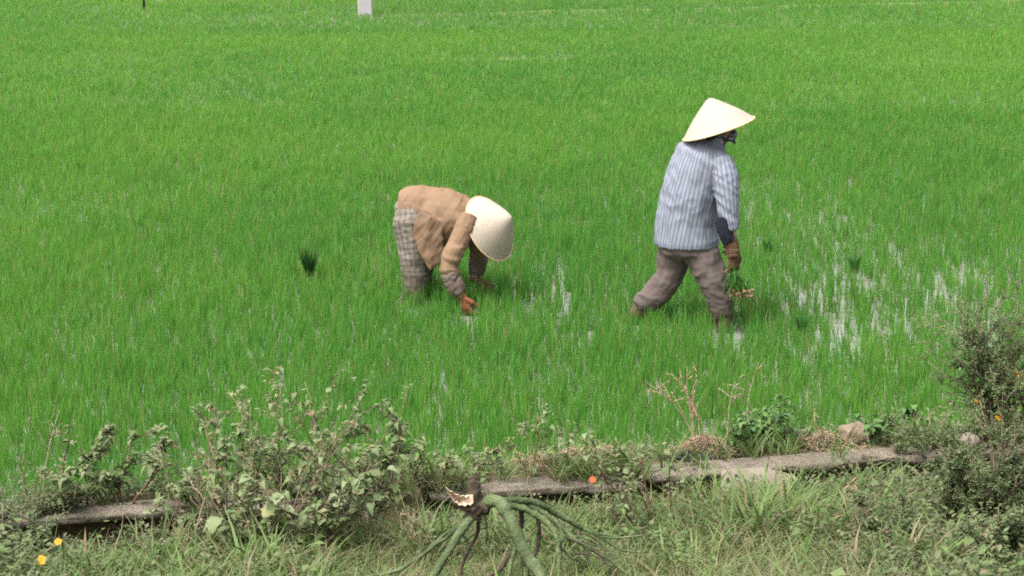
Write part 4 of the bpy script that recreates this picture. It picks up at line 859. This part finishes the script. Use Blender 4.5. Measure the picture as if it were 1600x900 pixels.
for q in (-1, 1): mb.ball(hc+(fw*.083+hsd*q*.030)*.93-base, .0105, 10, 7)
mb.build('eyes', M_eye, person2)
mb = MB(); mb.add([hc+(fw*(v[0]*.095-.02)+hsd*v[1]*.084+hup*(v[2]*.09+.03))*.95-base for v in n.v], n.f) if False else None
n = MB(); n.ball((0, 0, 0), (1, 1, 1), 18, 12); mb = MB(); mb.add([hc+(fw*(v[0]*.095-.02)+hsd*v[1]*.084+hup*(v[2]*.09+.03))*.95-base for v in n.v], n.f); mb.build('hair', M_hair, person2)
mb = MB(); mb.tube([V(744, 341, Y0-.16), V(752, 343, Y0-.18), V(762, 347, Y0-.21)], [.075, .072, .06], 14); me = fus(mb, .006, 3); finish(me, 'scarf', M_scarf, person2, [(V(744, 341, Y0), V(762, 347, Y0), Rt, .07)], lambda c_, u: .006*nz(c_, (40, 40, 40), 3), base)
# tan jacket
def tancol(t, u, v, ob):
    n = noise_(t, 5, 5, ob); n2 = noise_(t, 14, 4, ob); c = ramp(t, n, [(.3, (.172, .108, .066)), (.6, (.212, .138, .088)), (.8, (.245, .165, .110))])
    return mixc(t, ramp(t, n2, [(.55, (0,)*3), (.8, (.35,)*3)]), c, (.105, .06, .034))
M_tan = cloth_mat('tan_cotton', tancol)
mb = MB(); tp = chain(mb, torso, Y0, 24, tuple(Rt)); ar = chain(mb, armR, Y0); al = chain(mb, armL, Y0)
# hanging front tail of the open jacket
fl = []
for (xa, ya, xb, yb) in ((656, 330, 690, 345), (646, 352, 692, 372), (645, 370, 693, 392), (654, 392, 690, 408), (664, 410, 684, 416), (671, 424, 676, 422)):
    a_, b_ = V(xa, ya, Y0-.235), V(xb, yb, Y0-.235); th = Vector((0, .016, 0)); c_ = (a_+b_)/2+Vector((0, -.018, 0)); fl.append([a_, c_, b_, b_+th, c_+th, a_+th])
mb.loft(fl)
bones = [(tp[1], tp[6], Rt, .2), (ar[0], ar[3], F, .085), (ar[3], ar[5], F, .085), (al[0], al[3], F, .085)]
def fold3(c_, u):
    arm = u[:, 2] > 0; rel = c_-np.array(tp[1]); x, y, z = rel[:, 0], rel[:, 1], rel[:, 2]
    d = .0035*ridge(nz(np.column_stack([x*21-z*13, y*9, z*8]), (1, 1, 1), 31.0)) + .005*ridge(nz(np.column_stack([x*9-z*4, y*4, z*3+x*2]), (1, 1, 1), 4.0)) + .006*nz(rel, (18, 18, 18), 6) + .005*ridge(nz(np.column_stack([x*13+z*7, y*5, z*5]), (1, 1, 1), 12.0))*np.clip(-z*5, 0, 1)
    s_ = rel-(np.array(ar[3])-np.array(tp[1])); ax = np.array((ar[3]-ar[0]).normalized()); al_ = s_@ax
    return np.where(arm, .007*ridge(nz(np.column_stack([x*5, y*5, al_*24+x*6]), (1, 1, 1), 5))*np.clip(1.3-np.abs(al_)*4, .35, 1)+.004*nz(rel, (30, 30, 30), 1), d)-.004
me = fus(mb, .006, 5); finish(me, 'jacket', M_tan, person2, bones, fold3, base)
# grey forearm sleeves, gloves
M_gsl = cloth_mat('mud_grey_sleeve', lambda t, u, v, ob: ramp(t, noise_(t, 12, 4, ob), [(.3, (.09, .067, .054)), (.6, (.135, .105, .086)), (.8, (.17, .135, .108))]))
mb = MB(); fa = chain(mb, [(703, 426, -.405, 14.5), (707, 437, -.41, 14.5), (713, 450, -.415, 14), (719, 459, -.42, 11)], Y0); me = fus(mb, .006, 3); finish(me, 'forearm_sleeve', M_gsl, person2, [(fa[0], fa[3], F, .06)], lambda c_, u: .006*ridge(nz(c_-np.array(fa[0]), (30, 10, 30), 4)), base)
mb = MB(); fa2 = chain(mb, [(748, 405, .065, 14.5), (746, 418, .055, 13.5), (743, 430, .045, 10.5)], Y0); me = fus(mb, .006, 3); finish(me, 'forearm_sleeve', M_gsl, person2, [(fa2[0], fa2[2], F, .06)], lambda c_, u: .006*ridge(nz(c_-np.array(fa2[0]), (14, 14, 50), 4)), base)
mb = MB(); hand(mb, wr, hRd, Vector((.6, .7, .1)), Vector((.7, -.6, .1)), .55, .0035, 1.06); me = fus(mb, .0045, 2); finish(me, 'glove', M_oglove, person2, bones[:1], lambda c_, u: .002*nz(c_, (60, 60, 60), 4), base)['label'] = 'orange glove'
mb = MB(); hand(mb, wl, hLd, Vector((-.1, -.2, -1)), Vector((.1, -1, .1)), .55, .004, 1.12); me = fus(mb, .0045, 2); finish(me, 'glove', M_glove, person2, bones[:1], lambda c_, u: .002*nz(c_, (60, 60, 60), 4), base)['label'] = 'dark muddy brown glove'
# checked trousers
def checkcol(t, u, v, ob):
    n = noise_(t, 9, 4, ob); w1 = math_(t, 'ADD', math_(t, 'MULTIPLY', u, 1/.037), math_(t, 'MULTIPLY', n, 1.1)); w2 = math_(t, 'ADD', math_(t, 'MULTIPLY', v, 1/.037), math_(t, 'MULTIPLY', n, 1.1))
    a = math_(t, 'LESS_THAN', math_(t, 'FRACT', w1), .30); b = math_(t, 'LESS_THAN', math_(t, 'FRACT', w2), .30)
    c = mixc(t, math_(t, 'MULTIPLY', math_(t, 'ADD', a, b), .34), (.185, .158, .128), (.026, .024, .028)); sz = N(t, 'ShaderNodeSeparateXYZ'); t.links.new(ob, sz.inputs[0])
    mud = math_(t, 'ADD', math_(t, 'MULTIPLY', math_(t, 'SUBTRACT', .26, sz.outputs[2]), 2.6), math_(t, 'MULTIPLY', math_(t, 'SUBTRACT', n, .45), 2.0), True)
    return mixc(t, mud, c, (.10, .075, .05))
M_check = cloth_mat('checked_cotton', checkcol)
mb = MB(); lr = chain(mb, legR, Y0); ll = chain(mb, legL, Y0); chain(mb, [(618, 328, .02, 10, 1.2), (626, 328, .02, 20, 1.3), (640, 331, .02, 26, 1.15), (660, 336, .0, 26, 1.0)], Y0, side=tuple(Rt))
bon2 = [(lr[0], lr[3], F, .11), (lr[3], lr[6], F, .085), (ll[0], ll[3], F, .1), (ll[3], ll[6], F, .08)]
def fold4(c_, u):
    rel = c_-np.array(lr[0]); z = rel[:, 2]
    return .011*ridge(nz(np.column_stack([rel[:, 0]*10+z*2, rel[:, 1]*8, z*3]), (1, 1, 1), 3)) + .006*ridge(nz(np.column_stack([rel[:, 0]*5, rel[:, 1]*5, z*16+rel[:, 0]*7]), (1, 1, 1), 8)) + .003*nz(rel, (35, 35, 35), 2) - .004
me = fus(mb, .0075, 4); finish(me, 'trousers', M_check, person2, bon2, fold4, base)
for q, pl in ((-.10, legR), (.17, legL)):
    mb = MB(); chain(mb, [(pl[-1][0], pl[-1][1]-4, q, 11), (651, 480, q, 11), (651, 497, q, 11)], Y0); me = fus(mb, .006, 2); finish(me, 'sock', M_sock, person2, bon2[:1], lambda c_, u: .004*nz(c_, (40, 40, 60), 4), base)
hat(person2, V(765, 357, Y0-.19), HA, .226, .205, base)
